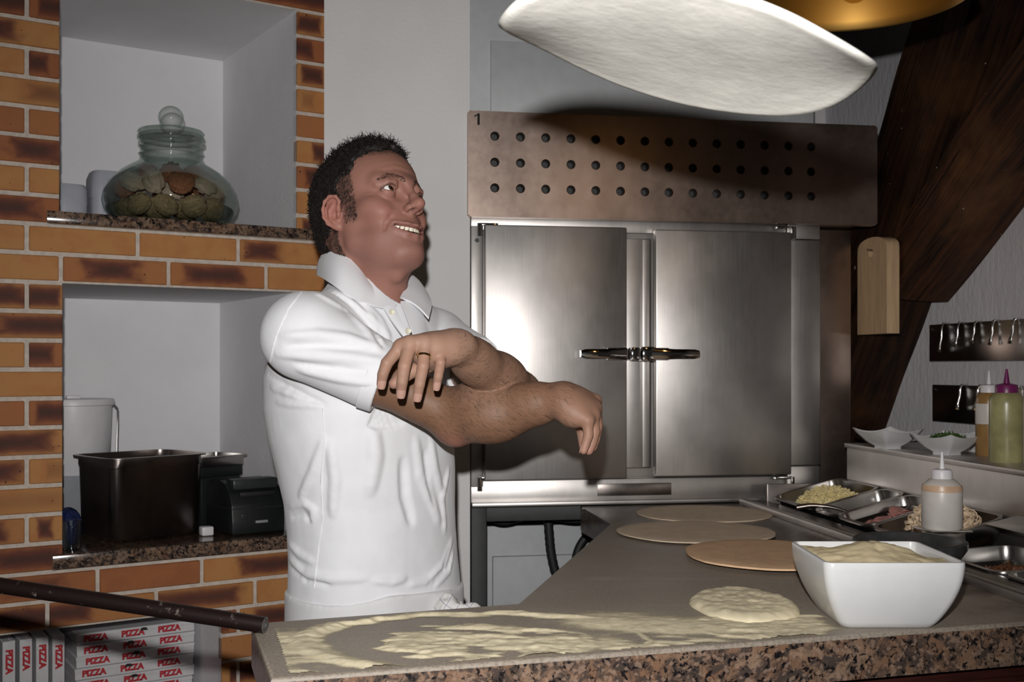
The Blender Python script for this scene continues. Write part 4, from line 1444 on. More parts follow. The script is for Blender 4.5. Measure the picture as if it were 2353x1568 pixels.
mw3 = Matrix.LocRotScale(e3.location, e3.rotation_euler, None)
for i, (x, y, z, s, a) in enumerate(((-.030, -.034, -.0245, .0285, .0), (.030, -.034, -.0245, .0285, .05), (-.030, .030, -.0245, .0285, -.04), (.030, .030, -.0245, .0285, .03), (-.029, .036, -.0148, .029, .06), (.030, .034, -.0148, .029, -.05), (.0, -.024, -.0155, .031, .1))):
    o = link('ham_slice', ham_slice(i))
    o.matrix_world = mw3 @ Matrix.LocRotScale(Vector((x, y, z)), Matrix.Rotation(a, 3, 'Z').to_euler(), Vector((s, s, s)))
    tag(o, 'pink folded ham slice lying in the steel topping pan', 'ham', 'ham slices in the topping pan')
e4, w, d = un_pan(.588, .830, .073, .269, PZ, .055, 'wide steel topping pan filled with sliced mushrooms')
heap('sliced_mushrooms', e4, w * .66, d * .60, -.046, .080, M['mushroom'], 230, .0155, 4, 'curled sliced mushrooms piled in the wide steel pan', 'mushrooms', 'curl', cx=.016, cy=.004)
e5, w, d = un_pan(.875, 1.115, .065, .245, ZT + .012, .05, 'low steel pan of brown minced meat beside the black iron dish', tilt=R(4))
heap('minced_meat', e5, w * .60, d * .60, -.0452, .024, M['mince'], 420, .006, 9, 'dark brown crumbled minced meat in the low steel pan', 'meat', cx=.02)
e6, w, d = un_pan(1.12, 1.30, .065, .245, ZT + .014, .05, 'empty steel pan next to the minced meat pan', tilt=R(4))
link('well_cover', box('well_cover', (.852, .0, -.004), (XE, .075, 0), M['steel_pan'], .001), un, (0, .198, ZT + .062), (R(12), 0, 0))

# black iron dish
bd = empty('iron_dish', UN.w(.960, -.020, ZT + .0155))
tag(bd, 'round black iron dish resting on the front rail of the topping unit', 'dish')
link('dish', lathe('dish', [(0, 0), (.079, 0), (.093, .006), (.104, .022), (.105, .034), (.101, .037), (.093, .036), (.087, .026), (.074, .012), (0, .010)], M['black_iron'], 56, 50), bd)

# squeeze bottle with a metal looking nozzle
link('bridge_plate', box('bridge_plate', (.812, .064, ZT + .050), (.892, .150, ZT + .0545), M['steel_pan'], .001), un)
link('bridge_web', box('bridge_web', (.837, .070, .80), (.868, .148, ZT + .0505), M['steel_dark'], .001), un)
sb = empty('squeeze_bottle', UN.w(.852, .106, ZT + .0545))
tag(sb, 'cloudy white squeeze bottle with pointed nozzle standing at the mushroom pan', 'bottle')
link('body', lathe('body', [(0, 0), (.036, 0), (.0395, .004), (.0395, .078), (.037, .088), (.026, .099), (.018, .102)], M['cloudy_plastic'], 32), sb)
link('sauce_line', lathe('sauce_line', [(.0397, .076), (.0399, .079), (.0376, .089), (.0372, .088)], simple('peach_plastic', (.62, .42, .28, 1), .35), 32), sb)
link('cap', lathe('cap', [(.0, .121), (.010, .121), (.018, .119), (.020, .115), (.020, .101), (0, .100)], M['white_plastic'], 24), sb)
link('nozzle', lathe('nozzle', [(.006, .119), (.005, .128), (.0022, .155), (0, .156)], M['white_plastic'], 16), sb)

# things on the back shelf
SHZ = 1.072


def spiky_bowl(name, loc, rz, w, h, label, fill=None):
    e_ = empty(name, loc, rz)
    tag(e_, label, 'bowl')
    k = 8
    def loop(s, z, lift, inset=0.0):
        out = []
        for q in range(4):
            a0, a1 = q * math.pi / 2 + math.pi / 4, (q + 1) * math.pi / 2 + math.pi / 4
            for i in range(k):
                t_ = i / k
                c0 = Vector((math.cos(a0), math.sin(a0))); c1 = Vector((math.cos(a1), math.sin(a1)))
                p = c0.lerp(c1, t_) * (s * .7071 - inset) * 1.0
                cn = abs(2 * t_ - 1) ** 2
                out.append((p.x, p.y, z + lift * cn))
        return out
    L = [loop(w * .36, 0, 0), loop(w * .38, h * .12, 0), loop(w * .62, h * .34, 0), loop(w * .88, h * .66, h * .08), loop(w, h * .80, h * .2), loop(w - .004, h * .81, h * .2), loop(w * .85, h * .66, h * .08), loop(w * .58, h * .38, 0), loop(w * .3, h * .2, 0)]
    L = [[tuple(v) for v in l] for l in L]
    link('body', loft('body', L, M['white_ceramic'], True, True, 60), e_)
    return e_


b1 = G(2040, 1031, SHZ); spiky_bowl('small_bowl', b1, R(22), .125, .052, 'small empty white square bowl at the timber end of the steel shelf')
b2 = G(2176, 1045, SHZ); e_ = spiky_bowl('small_bowl', b2, R(30), .122, .052, 'small white square bowl of chopped herbs on the steel shelf')
hm = heap('chopped_herbs', e_, .07, .07, .036, .012, M['herb'], 160, .004, 12, 'chopped green herbs in the small white bowl', 'herbs')
b3 = Vector((1.150, 2.790, SHZ)); spiky_bowl('small_bowl', b3, R(10), .115, .050, 'small white square bowl behind the herb bowl')


def sauce_bottle(name, base, rad, h, m, capm, label, capcol):
    e_ = empty(name, base)
    tag(e_, label, 'bottle')
    link('body', lathe('body', [(0, 0), (rad * .94, 0), (rad, .004), (rad, h * .62), (rad * .97, h * .68), (rad * .80, h * .735), (rad * .58, h * .75)], m, 32), e_)
    link('cap', lathe('cap', [(rad * .66, h * .74), (rad * .66, h * .81), (rad * .60, h * .83), (rad * .24, h * .845), (0, h * .845)], capm, 24), e_)
    link('nozzle', lathe('nozzle', [(rad * .2, h * .84), (rad * .13, h * .92), (rad * .06, h), (0, h)], capm, 14), e_)
    return e_


sauce_bottle('sauce_bottle', G(2313, 1062, SHZ), .0365, .205, M['green_glass_plastic'], M['purple_plastic'], 'olive green sauce bottle with a purple pointed cap on the steel shelf', None)
bo = sauce_bottle('sauce_bottle', G(2286, 1052, SHZ) + Vector((.012, .06, 0)), .030, .200, M['oil'], M['white_plastic'], 'brown oil bottle with a white cap behind the olive green bottle', None)
link('label_band', lathe('label_band', [(.0305, .075), (.0307, .076), (.0307, .122), (.0305, .123)], M['cloudy_plastic'], 32), bo)
sauce_bottle('sauce_bottle', G(2392, 1072, SHZ), .0345, .21, M['cloudy_plastic'], M['white_plastic'], 'pale sauce bottle on the steel shelf right of the olive one', None)

# hook rails on the plaster wall
def hook_rail(p0, p1, hooks, label):
    xa, za = RW.hit(*p0); xb, zb_ = RW.hit(*p1)
    e_ = empty('hook_rail', RW.w(xa, 0, zb_), RW.a)
    tag(e_, label, 'hook rail')
    L = .62; h = za - zb_
    link('plate', box('plate', (0, -.022, 0), (L, .0, h), M['steel_pan'], .002), e_)
    for (px, py0, py1) in hooks:
        x = RW.x(px, -.03) - xa
        z0 = h + .002; z1 = RW.z(px, py1, -.03) - zb_
        pts = catmull([(x, -.010, z0), (x, -.030, z0 - .004), (x - .001, -.034, (z0 + z1) / 2), (x - .004, -.038, z1 + .012), (x - .004, -.040, z1)], 5)
        n_ = len(pts)
        link('hook', tube('hook', pts, [.0032 + .0032 * max(0, (i / n_ - .45) / .55) ** 1.2 for i in range(n_)], M['chrome'], 10), e_)
    for sx in (.012, L - .012):
        link('screw', lathe('screw', [(0, .003), (.004, .002), (.005, 0)], M['chrome'], 10), e_, (sx, -.022, h - .014), (R(90), 0, 0))


hook_rail((2150, 747), (2154, 831), [(2166, 0, 810), (2203, 0, 798), (2241, 0, 790), (2283, 0, 793), (2330, 0, 790), (2378, 0, 790)], 'upper polished steel rail with a row of hooks on the plaster wall')
hook_rail((2157, 884), (2160, 968), [(2208, 0, 942), (2249, 0, 944), (2292, 0, 946), (2336, 0, 946)], 'lower polished steel rail with hooks behind the sauce bottles')

# ------------------------------------------------------------------ brass pendant lamp over the counter
def pendant():
    x, y = .615, 2.02; zr = 1.945; r = .205
    e_ = empty('pendant_lamp', (x, y, zr))
    tag(e_, 'brass pendant lamp with a wide open shade hanging above the worktop', 'lamp')
    tb = NT('brass'); M['brass'] = tb.P(col=(.20, .125, .035, 1), rough=.45, metal=1.0)
    pf = [(r, 0), (r + .004, .003), (r * .99, .02), (r * .82, .09), (r * .5, .16), (.04, .20), (.03, .26), (0, .26), (0, .255), (.026, .255), (.036, .195), (r * .49, .155), (r * .81, .085), (r * .975, .018), (r - .003, .003), (r, 0)]
    link('shade', lathe('shade', pf, M['brass'], 56, 50), e_)
    be = NT('warm_bulb'); be.b.inputs['Emission Color'].default_value = (1.0, .62, .22, 1); be.b.inputs['Emission Strength'].default_value = 2.5
    M['bulb'] = be.P(col=(1, .8, .5, 1))
    link('bulb', lathe('bulb', [(0, .003)] + [(.030 * math.sin(a), .035 - .032 * math.cos(a)) for a in [R(d) for d in range(20, 150, 13)]] + [(.014, .09), (.014, .19)], M['bulb'], 20), e_)
    link('cord', tube('cord', [(0, 0, .255), (0, 0, 2.78 - zr)], .004, M['black_rubber'], 8), e_)
    link('ceiling_rose', lathe('ceiling_rose', [(0, 2.779 - zr), (.05, 2.779 - zr), (.045, 2.75 - zr), (0, 2.745 - zr)], M['brass'], 24), e_)
    l = bpy.data.lights.new('bulb_light', 'POINT'); l.energy = .55; l.color = (1, .58, .22); l.shadow_soft_size = .04
    lo = bpy.data.objects.new('bulb_light', l); lo.location = (x, y, zr - .012); COL.objects.link(lo)


pendant()
# ------------------------------------------------------------------ solid modelling kit for the figure (distance fields -> one closed skin)
def A3(*v): return np.array(v, dtype=np.float64)


class Vol:
    def __init__(s, lo, hi, h):
        s.lo = np.array(lo, float); s.h = h
        s.n = np.ceil((np.array(hi) - s.lo) / h).astype(int) + 1
        s.F = np.full(s.n, .05, np.float32)
        s.ax = [(s.lo[i] + np.arange(s.n[i]) * h).astype(np.float32) for i in range(3)]

    def region(s, lo, hi):
        a = np.clip(np.floor((np.array(lo) - s.lo) / s.h).astype(int), 0, s.n)
        b = np.clip(np.ceil((np.array(hi) - s.lo) / s.h).astype(int) + 1, 0, s.n)
        sl = tuple(slice(a[i], b[i]) for i in range(3))
        return sl, s.ax[0][sl[0]][:, None, None], s.ax[1][sl[1]][None, :, None], s.ax[2][sl[2]][None, None, :]

    def put(s, fn, lo, hi, k=.01, sub=False, pad=.03):
        sl, X, Y, Z = s.region(np.array(lo) - pad, np.array(hi) + pad)
        if any(q.stop <= q.start for q in sl): return
        d = fn(X, Y, Z).astype(np.float32)
        f = s.F[sl]
        if sub:
            d = -d
            h = np.maximum(k - np.abs(f - d), 0) / k if k > 0 else 0
            s.F[sl] = np.maximum(f, d) + (h * h * k / 4 if k > 0 else 0)
        else:
            h = np.maximum(k - np.abs(f - d), 0) / k if k > 0 else 0
            s.F[sl] = np.minimum(f, d) - (h * h * k / 4 if k > 0 else 0)

    def cone(s, a, b, r1, r2, k=.01, sub=False):
        a = np.array(a, float); b = np.array(b, float)
        ba = b - a; l2 = float(ba @ ba) + 1e-12
        r = max(r1, r2)

        def fn(X, Y, Z):
            px, py, pz = X - a[0], Y - a[1], Z - a[2]
            t = np.clip((px * ba[0] + py * ba[1] + pz * ba[2]) / l2, 0, 1)
            return np.sqrt((px - t * ba[0]) ** 2 + (py - t * ba[1]) ** 2 + (pz - t * ba[2]) ** 2) - (r1 + (r2 - r1) * t)
        s.put(fn, np.minimum(a, b) - r, np.maximum(a, b) + r, k, sub)

    def chain(s, pts, rs, k=.01, sub=False):
        rs = rs if isinstance(rs, (list, tuple)) else [rs] * len(pts)
        for i in range(len(pts) - 1): s.cone(pts[i], pts[i + 1], rs[i], rs[i + 1], k, sub)

    def ell(s, c, r, axes=None, k=.01, sub=False):
        c = np.array(c, float); r = np.array(r, float)
        Rm = np.array(axes) if axes is not None else np.eye(3)
        ext = np.sqrt(((Rm.T * r) ** 2).sum(1)) if axes is not None else r

        def fn(X, Y, Z):
            px, py, pz = X - c[0], Y - c[1], Z - c[2]
            q = [(px * Rm[i, 0] + py * Rm[i, 1] + pz * Rm[i, 2]) for i in range(3)]
            k0 = np.sqrt((q[0] / r[0]) ** 2 + (q[1] / r[1]) ** 2 + (q[2] / r[2]) ** 2)
            k1 = np.sqrt((q[0] / r[0] ** 2) ** 2 + (q[1] / r[1] ** 2) ** 2 + (q[2] / r[2] ** 2) ** 2) + 1e-6
            return k0 * (k0 - 1.0) / k1
        s.put(fn, c - ext, c + ext, k, sub)

    def sample(s, p):
        p = np.atleast_2d(p); g = (p - s.lo) / s.h
        g = np.clip(g, 0, s.n - 1.001); i = g.astype(int); f = g - i
        out = 0
        for dx in (0, 1):
            for dy in (0, 1):
                for dz in (0, 1):
                    w = (f[:, 0] if dx else 1 - f[:, 0]) * (f[:, 1] if dy else 1 - f[:, 1]) * (f[:, 2] if dz else 1 - f[:, 2])
                    out = out + w * s.F[i[:, 0] + dx, i[:, 1] + dy, i[:, 2] + dz]
        return out

    def grad(s, p):
        p = np.atleast_2d(p); e = s.h
        g = np.stack([s.sample(p + np.eye(3)[i] * e) - s.sample(p - np.eye(3)[i] * e) for i in range(3)], 1)
        return g / (np.linalg.norm(g, axis=1, keepdims=True) + 1e-9)

    def ray(s, px, py, y0=1.7, y1=2.5):
        """first surface point along the sight line through a photo pixel"""
        ys = np.arange(y0, y1, s.h * .5)
        pts = np.stack([(px - CX) / F * ys, ys, ZC - (py - HY) / F * ys], 1)
        ins = np.all((pts > s.lo) & (pts < s.lo + (s.n - 2) * s.h), axis=1)
        v = np.where(ins, s.sample(pts), .05)
        w = np.where(v < 0)[0]
        if len(w) == 0: return None
        return pts[w[0]]

    def mesh(s, smooth=1):
        Fv = s.F
        S = Fv < 0
        n = s.n
        c = np.zeros(tuple(n - 1), np.uint8)
        for dx in (0, 1):
            for dy in (0, 1):
                for dz in (0, 1): c += S[dx:n[0] - 1 + dx, dy:n[1] - 1 + dy, dz:n[2] - 1 + dz]
        act = (c > 0) & (c < 8)
        ci = np.argwhere(act)
        idx = np.full(act.shape, -1, np.int32); idx[act] = np.arange(len(ci))
        acc = np.zeros((len(ci), 3)); cnt = np.zeros(len(ci))
        for ax in range(3):
            o = [a for a in range(3) if a != ax]
            for i in (0, 1):
                for j in (0, 1):
                    d0 = np.zeros(3, int); d0[o[0]] = i; d0[o[1]] = j
                    d1 = d0.copy(); d1[ax] = 1
                    p0 = ci + d0; p1 = ci + d1
                    f0 = Fv[p0[:, 0], p0[:, 1], p0[:, 2]]; f1 = Fv[p1[:, 0], p1[:, 1], p1[:, 2]]
                    m = (f0 < 0) != (f1 < 0)
                    t = np.where(m, f0 / np.where(m, f0 - f1, 1), 0)
                    q = p0.astype(float); q[:, ax] += t
                    acc[m] += q[m]; cnt[m] += 1
        V = s.lo + acc / cnt[:, None] * s.h
        quads = []
        for ax in range(3):
            o = [a for a in range(3) if a != ax]
            a0 = [slice(1, n[q] - 1) for q in range(3)]; a0[ax] = slice(0, n[ax] - 1)
            a1 = list(a0); a1[ax] = slice(1, n[ax])
            s0 = S[tuple(a0)]; s1 = S[tuple(a1)]
            e = np.argwhere(s0 != s1)
            base = e.copy(); base[:, o[0]] += 1; base[:, o[1]] += 1
            cs = []
            for (i, j) in ((0, 0), (1, 0), (1, 1), (0, 1)):
                d = np.zeros(3, int); d[o[0]] = -i; d[o[1]] = -j
                q = base + d; cs.append(idx[q[:, 0], q[:, 1], q[:, 2]])
            Q = np.stack(cs, 1)
            inside0 = s0[e[:, 0], e[:, 1], e[:, 2]]
            flip = inside0 if ax != 1 else ~inside0
            Q[~flip] = Q[~flip][:, ::-1]
            quads.append(Q)
        Q = np.concatenate(quads)
        Q = Q[(Q >= 0).all(1)]
        for _ in range(smooth):
            A = np.zeros_like(V); c_ = np.zeros(len(V))
            for a, b in ((0, 1), (1, 2), (2, 3), (3, 0)):
                np.add.at(A, Q[:, a], V[Q[:, b]]); np.add.at(c_, Q[:, a], 1)
                np.add.at(A, Q[:, b], V[Q[:, a]]); np.add.at(c_, Q[:, b], 1)
            V = V * .4 + .6 * A / np.maximum(c_, 1)[:, None]
        return V, Q


def np_mesh(name, V, Q, mats, origin=(0, 0, 0), smooth=True):
    me = bpy.data.meshes.new(name)
    V = np.asarray(V, np.float32) - np.array(origin, np.float32)
    me.vertices.add(len(V)); me.vertices.foreach_set('co', V.ravel())
    k = Q.shape[1]
    me.loops.add(Q.size); me.loops.foreach_set('vertex_index', Q.ravel().astype(np.int32))
    me.polygons.add(len(Q)); me.polygons.foreach_set('loop_start', np.arange(0, Q.size, k, dtype=np.int32))
    try: me.polygons.foreach_set('loop_total', np.full(len(Q), k, np.int32))
    except Exception: pass
    me.polygons.foreach_set('use_smooth', np.full(len(Q), smooth))
    for m in (mats if isinstance(mats, (list, tuple)) else [mats]): me.materials.append(m)
    me.update(); me.validate()
    return me


def paint(me, cols, name='tint'):
    a = me.color_attributes.new(name, 'FLOAT_COLOR', 'POINT')
    c = np.concatenate([cols, np.ones((len(cols), 1))], 1).astype(np.float32)
    a.data.foreach_set('color', c.ravel())


def Pn(px, py, Y):
    return A3((px - CX) / F * Y, Y, ZC - (py - HY) / F * Y)


def vnoise(P_, sc, seed=0, octv=3):
    """smooth value noise at points (N,3), -1..1"""
    rg = np.random.RandomState(seed); T = rg.rand(32, 32, 32).astype(np.float32) * 2 - 1
    tot = 0; amp = 1.0; s = 0
    for o in range(octv):
        g = P_ * sc + 7.3 * o; i = np.floor(g).astype(int); f = g - i; f = f * f * (3 - 2 * f)
        v = 0
        for dx in (0, 1):
            for dy in (0, 1):
                for dz in (0, 1):
                    w = (f[:, 0] if dx else 1 - f[:, 0]) * (f[:, 1] if dy else 1 - f[:, 1]) * (f[:, 2] if dz else 1 - f[:, 2])
                    v = v + w * T[(i[:, 0] + dx) % 32, (i[:, 1] + dy) % 32, (i[:, 2] + dz) % 32]
        tot = tot + amp * v; s += amp; amp *= .5; sc *= 2
    return tot / s
# ------------------------------------------------------------------ the man
PO = A3(-.275, 2.20, 0)
man = empty('person', tuple(PO))
tag(man, 'smiling man in a white polo shirt looking up with bare forearms crossed', 'person')

HS = 1.084
yaw, pit, rol = R(52), R(16.0), R(6.5)
fh = A3(math.sin(yaw), -math.cos(yaw), 0)
HF = fh * math.cos(pit) + A3(0, 0, math.sin(pit))
HLf = A3(math.cos(yaw), math.sin(yaw), 0)
HU = np.cross(HF, HLf)
HLf = math.cos(rol) * HLf - math.sin(rol) * HU
HU = np.cross(HF, HLf)
HAX = np.array([HF, HLf, HU])
HO = A3(-.2640, 2.14, 1.5580)


def H(x, y, z): return HO + HS * (x * HF + y * HLf + z * HU)
def toH(V): return (V - HO) @ HAX.T / HS


SR, SL = Pn(700, 774, 1.985), A3(-.155, 2.275, 1.330)
ER, EL = Pn(1046, 960, 1.985), Pn(1188, 908, 2.035)
WR, WLf = Pn(1292, 918, 1.90), Pn(1046, 796, 1.85)

# finger joints: knuckle, middle joint, end joint, tip as (px, py, depth)
HANDS = {
    'L': dict(index=[(921, 797, 1.800), (889, 835, 1.788), (880, 860, 1.790), (876, 884, 1.796)],
              middle=[(943, 789, 1.795), (929, 842, 1.778), (924, 878, 1.780), (921, 905, 1.788)],
              ring=[(977, 788, 1.798), (972, 842, 1.780), (964, 884, 1.784), (959, 913, 1.792)],
              pinky=[(1008, 795, 1.812), (1012, 834, 1.798), (1007, 866, 1.802), (1003, 888, 1.808)],
              thumb=[(1000, 830, 1.850), (950, 852, 1.835), (920, 870, 1.826), (905, 882, 1.822)]),
    'R': dict(index=[(1366, 922, 1.925), (1371, 962, 1.930), (1368, 988, 1.928), (1364, 1006, 1.924)],
              middle=[(1366, 940, 1.905), (1371, 980, 1.908), (1367, 1008, 1.904), (1361, 1028, 1.900)],
              ring=[(1361, 955, 1.885), (1366, 992, 1.886), (1360, 1017, 1.884), (1353, 1036, 1.880)],
              pinky=[(1350, 966, 1.866), (1352, 1000, 1.864), (1346, 1020, 1.861), (1341, 1036, 1.858)],
              thumb=[(1325, 955, 1.935), (1338, 985, 1.950), (1342, 1010, 1.950), (1342, 1025, 1.946)])}
FR0 = dict(index=(.0108, .0100, .0090, .0078), middle=(.0112, .0104, .0092, .0080), ring=(.0106, .0098, .0088, .0076), pinky=(.0096, .0086, .0076, .0066), thumb=(.015, .0118, .0108, .0090))

body = Vol((-.53, 1.735, 1.04), (.20, 2.44, 1.80), .0023)


def build_arm(v, S, E, Wp, hand, elbow_dir):
    """upper arm, forearm and five-fingered hand as one chain"""
    d1 = (E - S); d2 = (Wp - E)
    v.cone(S, S + d1 * .5, .050, .047, .02); v.cone(S + d1 * .45, E, .047, .041, .02)
    v.cone(E, E + d2 * .35, .041, .0445, .02)
    v.cone(E + d2 * .3, E + d2 * .75, .0455, .034, .02)
    v.cone(E + d2 * .7, Wp, .035, .0285, .02)
    # the bony point of the elbow and the muscle of the forearm
    v.ell(E + elbow_dir * (.020 if hand == 'R' else .006), (.030, .030, .030), None, .02)
    if hand == 'R': v.ell(E + d2 * .22 - elbow_dir * .012, (.046, .046, .046), None, .03)
    if hand == 'R': v.ell(E + d2 * .40 + A3(0, 0, -.014), (.050, .040, .036), None, .03)
    js = {f_: [Pn(*q) for q in HANDS[hand][f_]] for f_ in HANDS[hand]}
    mid = (js['index'][0] + js['pinky'][0]) / 2
    # wrist is flatter than round: two lobes
    across = js['index'][0] - js['pinky'][0]; across = across / np.linalg.norm(across)
    v.cone(Wp + across * .012, Wp + across * .010 + (mid - Wp) * .35, .0215, .0205, .016)
    v.cone(Wp - across * .012, Wp - across * .010 + (mid - Wp) * .35, .0215, .0205, .016)
    for f_ in ('index', 'middle', 'ring', 'pinky'):
        k0 = js[f_][0]
        off = {'index': .016, 'middle': .005, 'ring': -.006, 'pinky': -.016}[f_]
        root = Wp + across * off + (k0 - Wp) * .18
        v.cone(root, k0, .0165, .0128 if f_ != 'pinky' else .0115, .014)
    # palm pad on the inner side
    nrm = np.cross(across, mid - Wp); nrm /= np.linalg.norm(nrm)
    fing = js['middle'][2] - js['middle'][0]
    if nrm @ fing < 0: nrm = -nrm
    v.ell(Wp + (mid - Wp) * .58 + nrm * .008, (.030, .030, .022), None, .02)
    v.ell(Wp + (mid - Wp) * .50 - across * .022 + nrm * .008, (.019, .019, .019), None, .02)
    v.ell(Wp + (mid - Wp) * .45 + across * .022 + nrm * .010, (.021, .021, .021), None, .02)
    v.cone(Wp + (mid - Wp) * .30 + across * .018 + nrm * .008, js['thumb'][0] * .5 + (Wp + (mid - Wp) * .5) * .5 + nrm * .010, .019, .016, .014)
    return js


def finger(v, j, r, k=.0012):
    m01 = j[0] * .5 + j[1] * .5; m12 = j[1] * .5 + j[2] * .5
    v.chain([j[0], m01, j[1], m12, j[2], j[3]], [r[0], r[0] * .94, r[1], r[1] * .93, r[2], r[3]], k)


def arms(main):
    out = {}
    for hand, S, E, Wp, ed in (('R', SR, ER, WR, A3(.1, -.25, -1.0)), ('L', SL, EL, WLf, A3(.6, .2, -.7))):
        # each arm has a field of its own, so that crossing arms and neighbouring fingers do not melt together
        v = main if hand == 'R' else Vol((-.24, 1.735, 1.12), (.12, 2.36, 1.46), main.h)
        if v is not main:
            a = np.round((v.lo - main.lo) / main.h).astype(int); v.lo = main.lo + a * main.h
            v.ax = [(v.lo[i] + np.arange(v.n[i]) * v.h).astype(np.float32) for i in range(3)]
        ed = ed / np.linalg.norm(ed)
        out[hand] = build_arm(v, S, E, Wp, hand, ed)
        pts = np.array([q for f_ in out[hand].values() for q in f_])
        lo, hi = pts.min(0) - .02, pts.max(0) + .02
        for f_, j in out[hand].items():
            sub = Vol(lo, hi, v.h)
            a2 = np.round((sub.lo - v.lo) / v.h).astype(int); sub.lo = v.lo + a2 * v.h
            sub.ax = [(sub.lo[i] + np.arange(sub.n[i]) * v.h).astype(np.float32) for i in range(3)]
            finger(sub, j, FR0[f_])
            sl = tuple(slice(max(a2[i], 0), min(a2[i] + sub.n[i], v.n[i])) for i in range(3))
            ss = tuple(slice(sl[i].start - a2[i], sl[i].stop - a2[i]) for i in range(3))
            f = v.F[sl]; d = sub.F[ss]
            X, Y, Z = (v.ax[i][sl[i]].reshape([-1 if q == i else 1 for q in range(3)]) for i in range(3))
            dist = np.sqrt((X - j[0][0]) ** 2 + (Y - j[0][1]) ** 2 + (Z - j[0][2]) ** 2)
            k = np.clip(.010 * (1 - dist / .030), .0012, .010).astype(np.float32)
            h = np.maximum(k - np.abs(f - d), 0) / k
            v.F[sl] = np.minimum(f, d) - h * h * k / 4
        if v is not main:
            sl = tuple(slice(max(a[i], 0), min(a[i] + v.n[i], main.n[i])) for i in range(3))
            ss = tuple(slice(sl[i].start - a[i], sl[i].stop - a[i]) for i in range(3))
            main.F[sl] = np.minimum(main.F[sl], v.F[ss])
    return out


JT_ = arms(body)
# nails: shallow flats pressed into the finger ends, the plates come later
# hidden chest that joins arms and neck under the shirt
TF, TR = A3(math.cos(R(42)), -math.sin(R(42)), 0), A3(-math.sin(R(42)), -math.cos(R(42)), 0)
TAX = np.array([TR, TF, A3(0, 0, 1)])
body.ell((-.272, 2.165, 1.28), (.150, .095, .16), TAX, .03)
body.cone(A3(-.272, 2.165, 1.36), SR * .85 + A3(-.272, 2.165, 1.36) * .15, .055, .05, .03)
body.cone(A3(-.272, 2.165, 1.36), SL * .85 + A3(-.272, 2.165, 1.36) * .15, .055, .05, .03)
NB_ = A3(-.268, 2.172, 1.385)


UPL = [(.0640, .0400, -.0370), (.0815, .0300, -.0410), (.0930, .0150, -.0440), (.0980, 0, -.0455), (.0930, -.0150, -.0440), (.0815, -.0300, -.0410), (.0640, -.0400, -.0370)]
LWL = [(.0640, .0396, -.0384), (.0790, .0305, -.0515), (.0890, .0165, -.0600), (.0930, 0, -.0622), (.0890, -.0165, -.0600), (.0790, -.0305, -.0515), (.0640, -.0396, -.0384)]
EY = (.0728, .0345, .0195)


